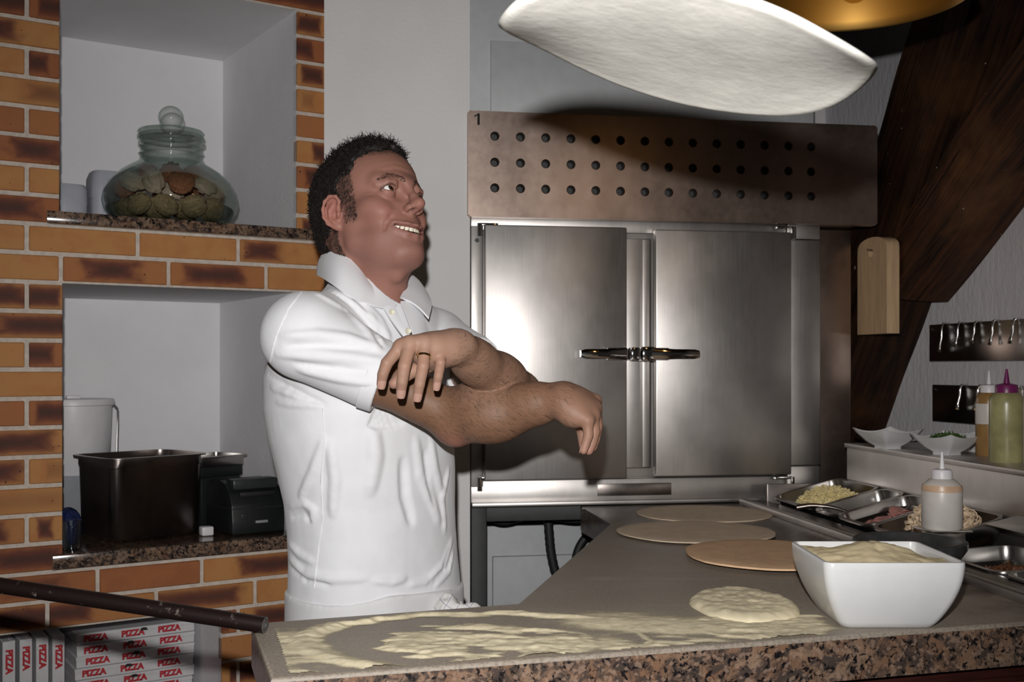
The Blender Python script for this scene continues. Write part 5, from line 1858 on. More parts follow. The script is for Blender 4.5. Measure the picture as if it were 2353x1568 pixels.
def head(v):
    E = lambda c, r, k=.012, sub=False, ax=HAX: v.ell(H(*c), [q * HS for q in r], ax, k * HS, sub)
    K = lambda a, b, r1, r2, k=.010, sub=False: v.cone(H(*a), H(*b), r1 * HS, r2 * HS, k * HS, sub)
    CH = lambda pts, rs, k, sub=False: v.chain([H(*p) for p in pts], [q * HS for q in rs], k * HS, sub)
    E((-.020, 0, .058), (.106, .077, .083))
    E((.022, 0, .056), (.066, .066, .058), .02)
    E((.024, 0, -.006), (.063, .060, .074), .025)
    E((-.055, 0, .005), (.062, .060, .062), .03)
    for s in (-1, 1):
        K((.004, s * .048, -.048), (.066, s * .018, -.089), .017, .015, .020)
        K((-.002, s * .052, -.005), (.004, s * .048, -.048), .018, .017, .022)
        E((.046, s * .050, -.004), (.024, .019, .017), .02)          # cheek bone
        E((.060, s * .041, -.017), (.020, .018, .016), .014)         # cheek lifted by the smile
        K((.088, s * .008, .037), (.066, s * .048, .040), .0095, .010, .014)   # brow
        E((.042, s * .034, -.054), (.026, .020, .021), .022)         # side of the mouth
    E((.077, 0, -.087), (.019, .022, .015), .018)                     # chin
    E((.066, 0, -.070), (.022, .032, .022), .02)
    E((.064, 0, -.044), (.030, .036, .026), .02)                      # muzzle
    # neck and throat
    v.cone(H(-.030, 0, -.030), NB_, .060, .061, .03)
    v.cone(H(.028, 0, -.080), NB_ + TF * .024, .038, .038, .035)
    v.cone(H(-.060, 0, -.020), NB_ - TF * .02 + A3(0, 0, .02), .045, .055, .03)
    for s in (-1, 1):
        v.cone(H(-.035, s * .054, -.040), NB_ + TF * .045 + TR * (-s * .018) + A3(0, 0, .005), .014, .011, .02)
    v.ell(H(.040, 0, -.112), (.012, .012, .014), None, .014)
    # eye sockets, lids
    for s in (-1, 1):
        E((.090, s * .034, .017), (.015, .020, .0115), .012, True)
        E((.089, s * .019, .021), (.009, .007, .012), .014, True)     # corner beside the nose
        E((EY[0], s * EY[1], EY[2]), (.0152, .0155, .0152), .004)
        CH([(.069, s * .053, .029), (.083, s * .040, .0335), (.086, s * .028, .0325), (.084, s * .020, .028)], (.003, .0042, .0042, .003), .006)
        for dz in (.004, -.002, -.008):                               # laughter lines
            CH([(.063, s * .0565, .016 + dz), (.052, s * .0635, .017 + dz * 1.9)], (.0008, .0004), .003, True)
    # nose
    K((.091, 0, .032), (.1025, 0, .006), .0056, .0066, .010)
    K((.1025, 0, .006), (.1125, 0, -.0080), .0066, .0086, .006)
    E((.1105, 0, -.0095), (.0108, .0100, .0088), .005)
    E((.097, 0, -.012), (.012, .012, .010), .010)
    for s in (-1, 1):
        E((.0970, s * .0128, -.0145), (.0098, .0060, .0066), .004)
        CH([(.1070, s * .0060, -.0200), (.0985, s * .0088, -.0205)], (.0034, .0046), .002, True)
        CH([(.0895, s * .0205, -.0080), (.0920, s * .0208, -.0165)], (.0008, .0012), .003, True)
        # fold from nostril to mouth corner
        CH([(.0945, s * .0225, -.0125), (.0885, s * .0300, -.0200), (.0795, s * .0385, -.0300), (.0712, s * .0440, -.0400), (.0660, s * .0450, -.0500)], (.0008, .0015, .0017, .0012, .0003), .007, True)
    # lips, mouth opening
    CH(UPL, (.0020, .0034, .0042, .0040, .0042, .0034, .0020), .005)
    CH(LWL, (.0022, .0042, .0052, .0054, .0052, .0042, .0022), .005)
    mo = [(.0650, .0385, -.0376), (.0825, .0290, -.0460), (.0930, .0150, -.0515), (.0980, 0, -.0533), (.0930, -.0150, -.0515), (.0825, -.0290, -.0460), (.0650, -.0385, -.0376)]
    for dx in (.004, 0, -.006, -.012):
        CH([(p[0] + dx, p[1], p[2]) for p in mo], (.0012, .0036, .0050, .0054, .0050, .0036, .0012), .0012, True)
    CH([(.1005, 0, -.0270), (.1000, 0, -.0385)], (.0020, .0022), .004, True)
    # eye openings
    for s in (-1, 1):
        CH([(.0740, s * .0485, .0190), (.0840, s * .0415, .0215), (.0880, s * .0345, .0220), (.0885, s * .0280, .0200), (.0860, s * .0225, .0170)], (.0010, .0042, .0050, .0042, .0010), .0012, True)
    # forehead creases
    for z_ in (.060, .071, .081):
        CH([(.0785, -.044, z_ - .006), (.090, -.022, z_), (.0935, 0, z_ - .002), (.090, .022, z_), (.0785, .044, z_ - .006)], (.0004, .0008, .0008, .0008, .0004), .005, True)
    # ears
    for s in (-1, 1):
        eo = A3(*(-.016, s * .0785, .004))
        ax = np.array([HAX[0] * .90 - HAX[2] * .30 + HAX[1] * s * -.36, HAX[1] * s + HAX[0] * -.36, HAX[2]])
        ax[0] /= np.linalg.norm(ax[0]); ax[1] = ax[1] - ax[0] * (ax[0] @ ax[1]); ax[1] /= np.linalg.norm(ax[1]); ax[2] = np.cross(ax[0], ax[1])
        if ax[2] @ HAX[2] < 0: ax[2] = -ax[2]
        e_s = .86 * HS

        def Q(x, y, z): return H(*eo) + e_s * (x * ax[0] + y * ax[1] + z * ax[2])
        v.ell(Q(0, .001, .004), [q * e_s for q in (.0185, .0060, .030)], ax, .004)
        v.ell(Q(.010, .001, -.026), [q * e_s for q in (.0080, .0052, .0085)], ax, .006)
        rim = [Q(.0125, .005, .010), Q(.015, .006, .024), Q(.007, .007, .0335), Q(-.006, .008, .033), Q(-.016, .009, .022), Q(-.0195, .009, .006), Q(-.0165, .008, -.010), Q(-.008, .006, -.022), Q(.004, .004, -.028)]
        v.ell(Q(.0065, .0105, -.004), [q * e_s for q in (.0085, .0105, .0115)], ax, .003, True)
        v.chain([Q(-.0105, .0095, .021), Q(-.0130, .0095, .004), Q(-.010, .0085, -.010)], .0030 * e_s, .003, True)
        v.chain([Q(.006, .009, .022), Q(-.001, .009, .025)], .0034 * e_s, .003, True)
        v.chain(rim, .0034 * e_s, .003)
        v.chain([Q(.000, .0065, .016), Q(-.0065, .007, .004), Q(-.0045, .0065, -.012), Q(.004, .0065, -.0175)], .0024 * e_s, .003)
        v.ell(Q(.0140, .005, -.002), [q * e_s for q in (.0042, .0048, .0062)], ax, .004)


head(body)
Vb, Qb = body.mesh(1)

# skin colouring: what is redder, paler or bristly on the man himself, and painted nostril shade
hl = toH(Vb)
hy0 = np.abs(hl[:, 1])
skin = np.tile(np.array([[.345, .212, .150]]), (len(Vb), 1))
isf = sstep(Vb[:, 2], 1.40, 1.44) * (np.abs(hl[:, 1]) < .13)
nz_ = vnoise(Vb, 60, 3)[:, None]
skin = skin * (1 + .07 * nz_)


def blob(c, r, col, amt):
    global skin
    d = np.linalg.norm((hl - np.array(c)) / np.array(r), axis=1)
    w = (np.exp(-d * d) * amt)[:, None]
    skin = skin * (1 - w) + np.array(col) * w


fm = np.linalg.norm(hl - np.array((.03, 0, 0)), axis=1) < .16
fm2 = (np.linalg.norm(hl - np.array((-.01, 0, .03)), axis=1) < .135) & (hy0 < .0765)
beard = fm * sstep(hl[:, 2], -.028, -.050) * sstep(hl[:, 2], -.135, -.10) * sstep(hl[:, 0], -.02, .02)
skin = skin * (1 - .38 * beard[:, None]) + np.array([.20, .14, .11]) * .38 * beard[:, None]
for s in (-1, 1):
    blob((.066, s * .042, -.014), (.026, .026, .022), (.44, .20, .145), .55)
    blob((-.014, s * .085, .004), (.030, .016, .040), (.50, .19, .135), .75)
blob((.116, 0, -.012), (.016, .018, .014), (.44, .20, .145), .5)
# lips
dl_ = np.full(len(Vb), 1.0)
for P_, rr_ in ((UPL, .0044), ([(p[0], p[1], p[2] - .0012) for p in LWL], .0062)):
    for a_, b_2 in zip(P_[:-1], P_[1:]):
        a_ = np.array(a_); d_ = np.array(b_2) - a_
        t_ = np.clip(((hl - a_) @ d_) / (d_ @ d_), 0, 1)[:, None]
        dl_ = np.minimum(dl_, np.linalg.norm(hl - a_ - t_ * d_, axis=1) / rr_)
lw_ = (sstep(dl_, 1.25, .85) * fm)[:, None] * .75
skin = skin * (1 - lw_) + np.array([.33, .115, .10]) * lw_
# inside of the mouth
dm_ = np.full(len(Vb), 1.0)
mo_ = [(.056, .0370, -.0380), (.0725, .0285, -.0460), (.0815, .0150, -.0515), (.0855, 0, -.0533), (.0815, -.0150, -.0515), (.0725, -.0285, -.0460), (.056, -.0370, -.0380)]
for a_, b_2 in zip(mo_[:-1], mo_[1:]):
    a_ = np.array(a_); d_ = np.array(b_2) - a_
    t_ = np.clip(((hl - a_) @ d_) / (d_ @ d_), 0, 1)[:, None]
    dm_ = np.minimum(dm_, np.linalg.norm(hl - a_ - t_ * d_, axis=1))
w = sstep(dm_, .0085, .0065)[:, None]
skin = skin * (1 - w) + np.array([.06, .012, .012]) * w
for s in (-1, 1):  # nostril openings: their shade tinted dark into the skin colour
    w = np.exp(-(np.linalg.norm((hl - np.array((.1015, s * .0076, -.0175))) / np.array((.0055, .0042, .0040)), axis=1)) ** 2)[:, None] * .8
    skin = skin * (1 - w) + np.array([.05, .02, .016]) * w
# dark lash line on the rim of the upper lid, thin shade of hair roots at temple and sideburn
for s in (-1, 1):
    dd_ = np.full(len(Vb), 1.0)
    lp = [(.0740, s * .0490, .0200), (.0850, s * .0420, .0262), (.0890, s * .0345, .0275), (.0895, s * .0280, .0248), (.0865, s * .0220, .0185)]
    for a_, b_2 in zip(lp[:-1], lp[1:]):
        a_ = np.array(a_); d_ = np.array(b_2) - a_
        t_ = np.clip(((hl - a_) @ d_) / (d_ @ d_), 0, 1)[:, None]
        dd_ = np.minimum(dd_, np.linalg.norm(hl - a_ - t_ * d_, axis=1))
    w = (sstep(dd_, .0034, .0016) * .85)[:, None]
    skin = skin * (1 - w) + np.array([.03, .016, .013]) * w
hx, hy_, hz = hl[:, 0], np.abs(hl[:, 1]), hl[:, 2]
hairw = np.maximum.reduce([np.minimum(sstep(hx, .040, .010), sstep(hz, -.010, .024)), sstep(hx, .034, .022) * sstep(hx, -.004, .008) * sstep(hz, -.030, .004), sstep(hx, -.018, -.026) * sstep(hz, -.075, -.062), sstep(hx, .085, .070) * sstep(hz, .085, .098) * sstep(hy_, .062, .045)])
hairw = hairw * np.clip(.75 + .5 * vnoise(Vb, 160, 31, 2), 0, 1)
w = (hairw * fm2)[:, None] * .80
skin = skin * (1 - w) + np.array([.030, .022, .018]) * w
# forearms: tanned and hairy, hands paler, elbow pink
def segw(a_, b_2, r0, r1):
    d_ = b_2 - a_; t_ = np.clip(((Vb - a_) @ d_) / (d_ @ d_), 0, 1)[:, None]
    return sstep(np.linalg.norm(Vb - a_ - t_ * d_, axis=1), r1, r0)


def tint(w, col):
    global skin
    w = w[:, None]; skin = skin * (1 - w) + np.array(col) * (1 + .07 * nz_) * w


tint(np.maximum(segw(SR, ER, .06, .075), segw(ER, ER + (WR - ER) * .80, .058, .085)) * .95, (.205, .108, .063))
tint(segw(EL, EL + (WLf - EL) * .75, .052, .08) * (1 - segw(SR, ER, .06, .075)) * (Vb[:, 1] < 2.2) * .9, (.255, .145, .095))
for hnd in JT_.values():
    ctr = (hnd['index'][0] + hnd['pinky'][0]) / 2
    tint(np.exp(-(np.linalg.norm(Vb - ctr, axis=1) / .075) ** 4) * .9, (.40, .235, .165) if hnd is JT_['L'] else (.30, .165, .112))
tint(np.exp(-(np.linalg.norm(Vb - (ER + A3(.0, -.02, -.045)), axis=1) / .028) ** 2) * .8, (.36, .155, .115))
blob((.07, 0, .075), (.06, .07, .035), (.26, .125, .085), .6)
for hnd in JT_.values():
    for f_, j in hnd.items():
        w = (np.exp(-(np.linalg.norm(Vb - j[3], axis=1) / .014) ** 2) * .55)[:, None]
        skin = skin * (1 - w) + np.array((.44, .21, .165)) * w
        w = (np.exp(-(np.linalg.norm(Vb - j[1], axis=1) / .011) ** 2) * .35)[:, None]
        skin = skin * (1 - w) + np.array((.40, .18, .125)) * w

tt = NT('skin'); at = tt.n('ShaderNodeVertexColor', layer_name='tint')
co = tt.coord(); n1 = tt.noise(co, 420, 3, .6); n2 = tt.noise(co, 90, 3)
cc = tt.mix(tt.math('MULTIPLY', n2, .16), at.outputs[0], (.28, .13, .09, 1))
tt.bump(n1, .10, .0012)
tt.b.inputs['Subsurface Radius'].default_value = (.012, .004, .002)
tt.b.inputs['Subsurface Scale'].default_value = .35
cc = tt.mix(.14, cc, (0, 0, 0, 1))
M['skin'] = tt.P(col=cc, rough=.55, spec=.30, sss=.12)
me = np_mesh('body', Vb, Qb, M['skin'], PO)
paint(me, np.clip(skin, 0, 1))
body_o = link('body', me, man)

# eyes
def eye_mat():
    t = NT('eye'); co = t.coord()
    sx = t.n('ShaderNodeSeparateXYZ'); t.set(sx.inputs[0], co)
    r = t.math('SQRT', t.math('ADD', t.math('MULTIPLY', sx.outputs[1], sx.outputs[1]), t.math('MULTIPLY', sx.outputs[2], sx.outputs[2])))
    fwd = t.math('GREATER_THAN', sx.outputs[0], 0)
    c = t.mix(t.math('MULTIPLY', t.smooth(r, .46, .50, 1, 0), fwd), (.78, .76, .74, 1), (.045, .022, .012, 1))
    c = t.mix(t.math('MULTIPLY', t.smooth(r, .20, .23, 1, 0), fwd), c, (.003, .003, .003, 1))
    return t.P(col=c, rough=.05, spec=.6)


M['eye'] = eye_mat()


def sphere_mesh(name, m, nu=28, nv=18):
    return lathe(name, [(math.sin(math.pi * j / nv), -math.cos(math.pi * j / nv)) for j in range(nv + 1)], m, nu, 180)


eyeme = sphere_mesh('eye', M['eye'])
for s in (-1, 1):
    p = H(EY[0] + .0006, s * EY[1], EY[2])
    gz = HF * .92 + HLf * (-.02) + HU * .20; gz /= np.linalg.norm(gz)
    lx = np.cross(HU, gz); lx /= np.linalg.norm(lx); uz = np.cross(gz, lx)
    o = link('eye', eyeme, man)
    Rm = Matrix([[gz[i], lx[i], uz[i]] for i in range(3)])
    o.matrix_parent_inverse = Matrix.Identity(4)
    o.matrix_basis = Matrix.LocRotScale(Vector(p - PO), Rm.to_euler(), Vector((.0132 * HS,) * 3))

# teeth
tv, tf = [], []
M['teeth'] = simple('teeth', (.74, .68, .55, 1), .22, var=.05)


def tooth(y0, y1, x0, x1, zt, zb):
    n = 5; k = len(tv)
    for i in range(n + 1):
        for j in range(n + 1):
            u, v_ = i / n, j / n
            bul = 1 - (2 * u - 1) ** 4
            x = x0 + (x1 - x0) * u + .0016 * bul - .0012 * (2 * v_ - 1) ** 2
            z = zt + (zb - zt) * v_ * (1 - .12 * (2 * u - 1) ** 4)
            tv.append(tuple(H(x, y0 + (y1 - y0) * u, z) - PO))
    for i in range(n):
        for j in range(n): tf.append((k + i * (n + 1) + j, k + (i + 1) * (n + 1) + j, k + (i + 1) * (n + 1) + j + 1, k + i * (n + 1) + j + 1))


ys_ = [-.0340, -.0285, -.0222, -.0160, -.0088, 0, .0088, .0160, .0222, .0285, .0340]
for a, b in zip(ys_[:-1], ys_[1:]):
    xx = lambda y: .0915 - 20.0 * y * y
    zt = -.0430 + 4.0 * ((a + b) / 2) ** 2; zb = -.0540 + 11.0 * ((a + b) / 2) ** 2
    tooth(a + .0003, b - .0003, xx(a), xx(b), zt, zb)
link('teeth', mesh('teeth', tv, tf, M['teeth'], True), man)

# finger nails and wedding ring
M['nail'] = simple('nail', (.42, .25, .20, 1), .25, var=.04)
for hand, js in JT_.items():
    for f_, j in js.items():
        ax = j[3] - j[2]; ax /= np.linalg.norm(ax)
        back = None
        palm = np.cross(js['index'][0] - js['pinky'][0], ax); palm /= np.linalg.norm(palm)
        wc = WLf if hand == 'L' else WR
        if palm @ (j[3] - j[0] * .5 - wc * .5) > 0 and hand == 'R': palm = -palm
        if hand == 'L' and palm[1] > 0: palm = -palm
        if f_ == 'thumb': continue
        side = np.cross(ax, palm); side /= np.linalg.norm(side)
        r = FR0[f_][3]
        vs, fs = [], []
        for i in range(7):
            for q in range(6):
                a = (i / 6 - .5) * 1.9
                l = q / 5
                wd = 1 - .25 * (2 * l - 1) ** 6
                p = j[3] + ax * (-.0095 + .0150 * l) + (side * math.sin(a * wd) + palm * math.cos(a * wd)) * (r * 1.04 + .0002 + (-.0014 * max(0, l - .6)))
                vs.append(tuple(p - PO))
        for i in range(6):
            for q in range(5): fs.append((i * 6 + q, (i + 1) * 6 + q, (i + 1) * 6 + q + 1, i * 6 + q + 1))
        link('nail', mesh('nail', vs, fs, M['nail'], True), man)
j = JT_['L']['ring']
rc = j[0] * .22 + j[1] * .78 - (j[1] - j[0]) * .18
ax = (j[1] - j[0]); ax /= np.linalg.norm(ax)
rg_ = lathe('ring', [(.0112, -.0018), (.0124, -.0018), (.0127, 0), (.0124, .0018), (.0112, .0018)], M['gold'], 36, 60, True)
link('ring', rg_, man, tuple(rc - PO), Vector(ax).to_track_quat('Z', 'Y').to_euler())
# ------------------------------------------------------------------ polo shirt
shirt = Vol((-.56, 1.86, .80), (.06, 2.46, 1.56), .0030)
# torso by stacked sections: z, centre x, centre y, half width, half depth
SEC = np.array([
    (.78, -.268, 2.215, .178, .140), (.84, -.268, 2.215, .178, .140), (.90, -.270, 2.212, .174, .137), (.96, -.273, 2.208, .172, .136),
    (1.02, -.276, 2.204, .175, .138), (1.08, -.283, 2.200, .180, .146), (1.14, -.291, 2.195, .184, .154), (1.20, -.297, 2.190, .186, .158),
    (1.26, -.299, 2.186, .184, .154), (1.31, -.294, 2.180, .174, .142), (1.36, -.284, 2.174, .150, .122), (1.40, -.276, 2.172, .118, .102), (1.43, -.270, 2.172, .090, .084), (1.46, -.268, 2.172, .072, .070), (1.50, -.268, 2.172, .06, .06)])


def torso_fn(grow=0.0):
    def fn(X, Y, Z):
        z = np.asarray(Z).ravel()
        g = lambda c: np.interp(z, SEC[:, 0], SEC[:, c]).reshape(1, 1, -1)
        cx, cy, a, b = g(1), g(2), g(3) + grow, g(4) + grow
        px, py = X - cx, Y - cy
        p = (px * TR[0] + py * TR[1]) / a; q = (px * TF[0] + py * TF[1]) / b
        r = (np.abs(p) ** 2.3 + np.abs(q) ** 2.3) ** (1 / 2.3)
        return (r - 1) * np.minimum(a, b) * .9
    return fn


shirt.put(torso_fn(), (-.56, 1.86, .80), (.06, 2.46, 1.49), .0, pad=0)
# shoulders
for S, r_ in ((SR, .070), (SL, .058)):
    shirt.cone(A3(-.272, 2.172, 1.395), S + A3(0, 0, .012), .052, r_ * .82, .04)
    shirt.ell(S, (r_, r_, r_ + .002), None, .03)


def sleeve(v, S, E, t1, r0, r1):
    d = E - S; L = np.linalg.norm(d); ax = d / L
    v.cone(S, S + d * (t1 + .10), r0, r1, .012)
    return ax, S + d * t1


axR, hemR = sleeve(shirt, SR, ER, .53, .076, .060)
axL, hemL = sleeve(shirt, SL, EL, .50, .066, .058)
# back of the shoulder blade and chest fullness
shirt.ell(A3(-.345, 2.235, 1.27), (.10, .07, .14), TAX, .05)


# folds drawn on the cloth: (photo polyline, radius, depth below surface, softness, groove?)
FOLDS = [
    ([(742, 655), (800, 690), (850, 735), (878, 790)], .0045, .002, .018, 0),
    ([(770, 650), (830, 690), (872, 735), (893, 775)], .0040, .002, .016, 0),
    ([(722, 672), (790, 712), (842, 760), (866, 800)], .0045, .002, .018, 0),
    ([(845, 715), (875, 755), (900, 790)], .0040, .0015, .014, 0),
    ([(805, 702), (850, 748), (880, 800)], .0030, .0, .012, 1),
    ([(755, 668), (815, 705), (860, 755)], .0030, .0, .012, 1),
    ([(650, 772), (730, 768), (800, 776), (872, 800)], .0055, .003, .020, 0),
    ([(640, 815), (720, 818), (800, 822), (880, 830)], .0055, .003, .022, 0),
    ([(660, 795), (740, 794), (830, 803)], .0035, .0, .016, 1),
    ([(690, 850), (770, 868), (850, 880)], .0050, .003, .022, 0),
    ([(680, 835), (760, 845), (850, 855)], .0030, .0, .016, 1),
    ([(618, 862), (660, 888), (700, 910), (745, 930)], .0045, .0015, .014, 1),
    ([(625, 890), (665, 905), (710, 922)], .0040, .002, .014, 0),
    ([(640, 925), (680, 930), (735, 934)], .0040, .002, .014, 0),
    ([(855, 985), (862, 1050), (850, 1130)], .0075, .005, .035, 0),
    ([(955, 1010), (965, 1090), (990, 1150), (1008, 1200)], .0060, .004, .025, 0),
    ([(990, 1010), (1000, 1080), (1015, 1140)], .0060, .004, .022, 0),
    ([(975, 1040), (985, 1110), (1000, 1160)], .0035, .0, .018, 1),
    ([(925, 1060), (930, 1140), (945, 1200)], .0040, .0, .03, 1),
    ([(1030, 1080), (1015, 1150), (1022, 1220)], .0045, .002, .018, 0),
    ([(668, 1165), (700, 1158), (722, 1172), (716, 1198)], .0055, .002, .016, 0),
    ([(672, 1190), (700, 1182), (712, 1200)], .0035, .0, .012, 1),
    ([(745, 1010), (720, 1080), (690, 1140)], .0050, .003, .020, 0),
    ([(760, 1020), (770, 1100), (765, 1180)], .0050, .004, .028, 0),
    ([(665, 1250), (690, 1275), (720, 1290)], .0050, .002, .016, 0),
    ([(668, 1285), (700, 1318), (760, 1330), (840, 1330)], .0050, .003, .020, 0),
    ([(668, 1305), (705, 1335), (760, 1345)], .0030, .0, .014, 1),
    ([(1038, 1240), (1020, 1295), (985, 1335), (940, 1345)], .0055, .003, .018, 0),
    ([(1040, 1270), (1030, 1315), (1000, 1348)], .0040, .002, .014, 0),
    ([(1036, 1255), (1020, 1310), (985, 1345)], .0030, .0, .012, 1),
    ([(930, 1330), (900, 1338), (860, 1335)], .0040, .002, .018, 0),
]


def stroke(v, pts, r, deep, k, sub):
    P_ = []
    for a, b in zip(pts[:-1], pts[1:]):
        for t in np.linspace(0, 1, 6, endpoint=False):
            P_.append((a[0] + (b[0] - a[0]) * t, a[1] + (b[1] - a[1]) * t))
    P_.append(pts[-1])
    hit = [v.ray(*p, 1.86, 2.45) for p in P_]
    hit = [h for h in hit if h is not None]
    if len(hit) < 2: return
    hit = np.array(hit)
    n = v.grad(hit)
    k = k * .45; deep = r - (.0030 if r < .0058 else .0018) if not sub else 0
    q = hit - n * deep if not sub else hit + n * (r * .55)
    m = len(q)
    for i in range(m - 1):
        if np.linalg.norm(q[i + 1] - q[i]) > .04: continue
        taper = lambda j: r * (0.35 + .65 * math.sin(math.pi * min(max((j + .5) / m, 0), 1)) ** .6)
        v.cone(q[i], q[i + 1], taper(i), taper(i + 1), k, bool(sub))


for f_ in FOLDS: stroke(shirt, *f_)
SEAMS = [[(738, 640), (700, 662), (662, 712), (634, 775), (618, 845)], [(742, 938), (746, 1010), (738, 1100), (742, 1190), (730, 1280), (722, 1352)]]
# cloth undulation
sl, X, Y, Z = shirt.region(shirt.lo, shirt.lo + shirt.n * shirt.h)
near = np.argwhere(np.abs(shirt.F) < .012)
pw = shirt.lo + near * shirt.h
shirt.F[near[:, 0], near[:, 1], near[:, 2]] += (.0016 * vnoise(pw * np.array([1, 1, .55]), 16, 5, 3)).astype(np.float32)
# hollow: keep a cloth shell at the sleeve ends, open neck and hem
hollow = Vol(shirt.lo, shirt.lo + (shirt.n - 1) * shirt.h, shirt.h)
for (S, E, t, r0, r1) in ((SR, ER, .53, .071, .0555), (SL, EL, .50, .062, .053)):
    d = E - S
    hollow.cone(S + d * (t - .07), S + d * (t + .4), r1 - .003, r1 - .002, .005)
sz = tuple(np.minimum(hollow.n, shirt.n))
shirt.F[:sz[0], :sz[1], :sz[2]] = np.maximum(shirt.F[:sz[0], :sz[1], :sz[2]], -hollow.F[:sz[0], :sz[1], :sz[2]])
del hollow
sl, X, Y, Z = shirt.region(shirt.lo, shirt.lo + shirt.n * shirt.h)


def half(c, n):       # cut everything beyond a plane
    global shirt
    n = np.array(n) / np.linalg.norm(n)
    d = ((X - c[0]) * n[0] + (Y - c[1]) * n[1] + (Z - c[2]) * n[2])
    return d.astype(np.float32)


# sleeve hems: cut only near that arm, outside the torso
tor = torso_fn()(X, Y, Z)
for (hem, axv, S, E) in ((hemR, axR, SR, ER), (hemL, axL, SL, EL)):
    nrm = axv + (A3(0, 0, .10) if hem is hemR else 0)
    d = half(hem, nrm)
    dd = E - S
    t = np.clip(((X - S[0]) * dd[0] + (Y - S[1]) * dd[1] + (Z - S[2]) * dd[2]) / (dd @ dd), 0, 1.3)
    rad = np.sqrt((X - S[0] - t * dd[0]) ** 2 + (Y - S[1] - t * dd[1]) ** 2 + (Z - S[2] - t * dd[2]) ** 2)
    mask = (rad < .100) & (tor > -.004)
    shirt.F = np.where(mask, np.maximum(shirt.F, d), shirt.F)
# neck opening
nk = Vol(shirt.lo, shirt.lo + (shirt.n - 1) * shirt.h, shirt.h)
nk.cone(A3(-.268, 2.172, 1.40), A3(-.262, 2.165, 1.60), .066, .10, .0)
nk.cone(NB_ + TF * .045 + A3(0, 0, .02), NB_ + TF * .07 + A3(0, 0, .06), .035, .06, .02)
# open placket
pk = [NB_ + TF * .075 + A3(0, 0, .020), NB_ + TF * .098 + TR * (-.006) + A3(0, 0, -.030), NB_ + TF * .118 + TR * (-.012) + A3(0, 0, -.085)]
nk.chain(pk, [.022, .012, .004], .004)
shirt.F[:sz[0], :sz[1], :sz[2]] = np.maximum(shirt.F[:sz[0], :sz[1], :sz[2]], -nk.F[:sz[0], :sz[1], :sz[2]])
del nk
# straight hem at the bottom
shirt.F = np.maximum(shirt.F, (.842 - Z + 0 * X + 0 * Y).astype(np.float32))
Vs, Qs = shirt.mesh(2)


def mk_cloth(name, col, bs=900):
    t = NT(name); co = t.coord()
    n1 = t.noise(co, bs, 2, .5); n2 = t.noise(co, 22, 3)
    c = t.mix(t.smooth(n2, .3, .75), tuple(x * .96 for x in col[:3]) + (1,), col)
    t.bump(t.math('ADD', n1, t.math('MULTIPLY', n2, .6)), .12, .002)
    return t.P(col=c, rough=.85, spec=.2, sheen=.15)


M['polo'] = mk_cloth('white_pique_cotton', (.73, .73, .75, 1))
M['apron'] = mk_cloth('white_apron_cotton', (.66, .65, .66, 1), 600)
M['trouser'] = mk_cloth('white_trouser_cotton', (.74, .73, .72, 1), 600)
link('polo_shirt', np_mesh('polo_shirt', Vs, Qs, M['polo'], PO), man)


SEAMS += [[(752, 630), (800, 672), (840, 694)]]
for s_p in SEAMS:
    P_ = []
    for a, b in zip(s_p[:-1], s_p[1:]):
        for t in np.linspace(0, 1, 10, endpoint=False): P_.append((a[0] + (b[0] - a[0]) * t, a[1] + (b[1] - a[1]) * t))
    hit = [shirt.ray(*p, 1.86, 2.45) for p in P_ + [s_p[-1]]]
    hit = np.array([h for h in hit if h is not None])
    keep_ = [0]
    for i_ in range(1, len(hit)):
        if np.linalg.norm(hit[i_] - hit[keep_[-1]]) < .03: keep_.append(i_)
    hit = hit[keep_]
    if len(hit) > 3:
        nn_ = shirt.grad(hit)
        link('seam', tube('seam', [tuple(h - PO + g * .0004) for h, g in zip(hit, nn_)], .0017, M['polo'], 6), man)


def strip(name, T, B, m, th=.0035, n=8, mid=0.0):
    """a cloth strip between two edge lines, given thickness"""
    T = catmull(T, n); B = catmull(B, n)
    rows = 7; vs = []
    for a, b in zip(T, B):
        for i in range(rows):
            t = i / (rows - 1)
            vs.append(a.lerp(b, t))
    k = len(T); fs = [(i * rows + j, (i + 1) * rows + j, (i + 1) * rows + j + 1, i * rows + j + 1) for i in range(k - 1) for j in range(rows - 1)]
    me = mesh(name, [tuple(v - Vector(PO)) for v in vs], fs, m, True)
    bm = bmesh.new(); bm.from_mesh(me)
    bmesh.ops.recalc_face_normals(bm, faces=bm.faces)
    if mid:
        for v in bm.verts:
            r = v.index % rows / (rows - 1)
            v.co += v.normal * mid * math.sin(math.pi * r)
    bmesh.ops.solidify(bm, geom=list(bm.faces), thickness=th)
    bmesh.ops.recalc_face_normals(bm, faces=bm.faces)
    bm.to_mesh(me); bm.free(); sharp(me, 70)
    return me


V3 = lambda px, py, Y: Vector(Pn(px, py, Y))
# collar leaf: from the near point round the back of the neck to the far point
colT = [V3(848, 646, 2.090), V3(822, 612, 2.085), V3(785, 577, 2.105), V3(756, 563, 2.160), V3(752, 575, 2.225), V3(790, 590, 2.270), V3(850, 605, 2.290), V3(905, 615, 2.260), V3(938, 627, 2.205), V3(934, 655, 2.140), V3(920, 682, 2.090)]
colB = [V3(862, 702, 2.050), V3(818, 686, 2.030), V3(775, 662, 2.035), V3(742, 640, 2.105), V3(728, 632, 2.215), V3(770, 640, 2.310), V3(855, 655, 2.345), V3(935, 660, 2.300), V3(975, 668, 2.220), V3(992, 695, 2.130), V3(986, 730, 2.055)]
link('collar', strip('collar', colT, colB, M['polo'], .004, 6, .006), man)
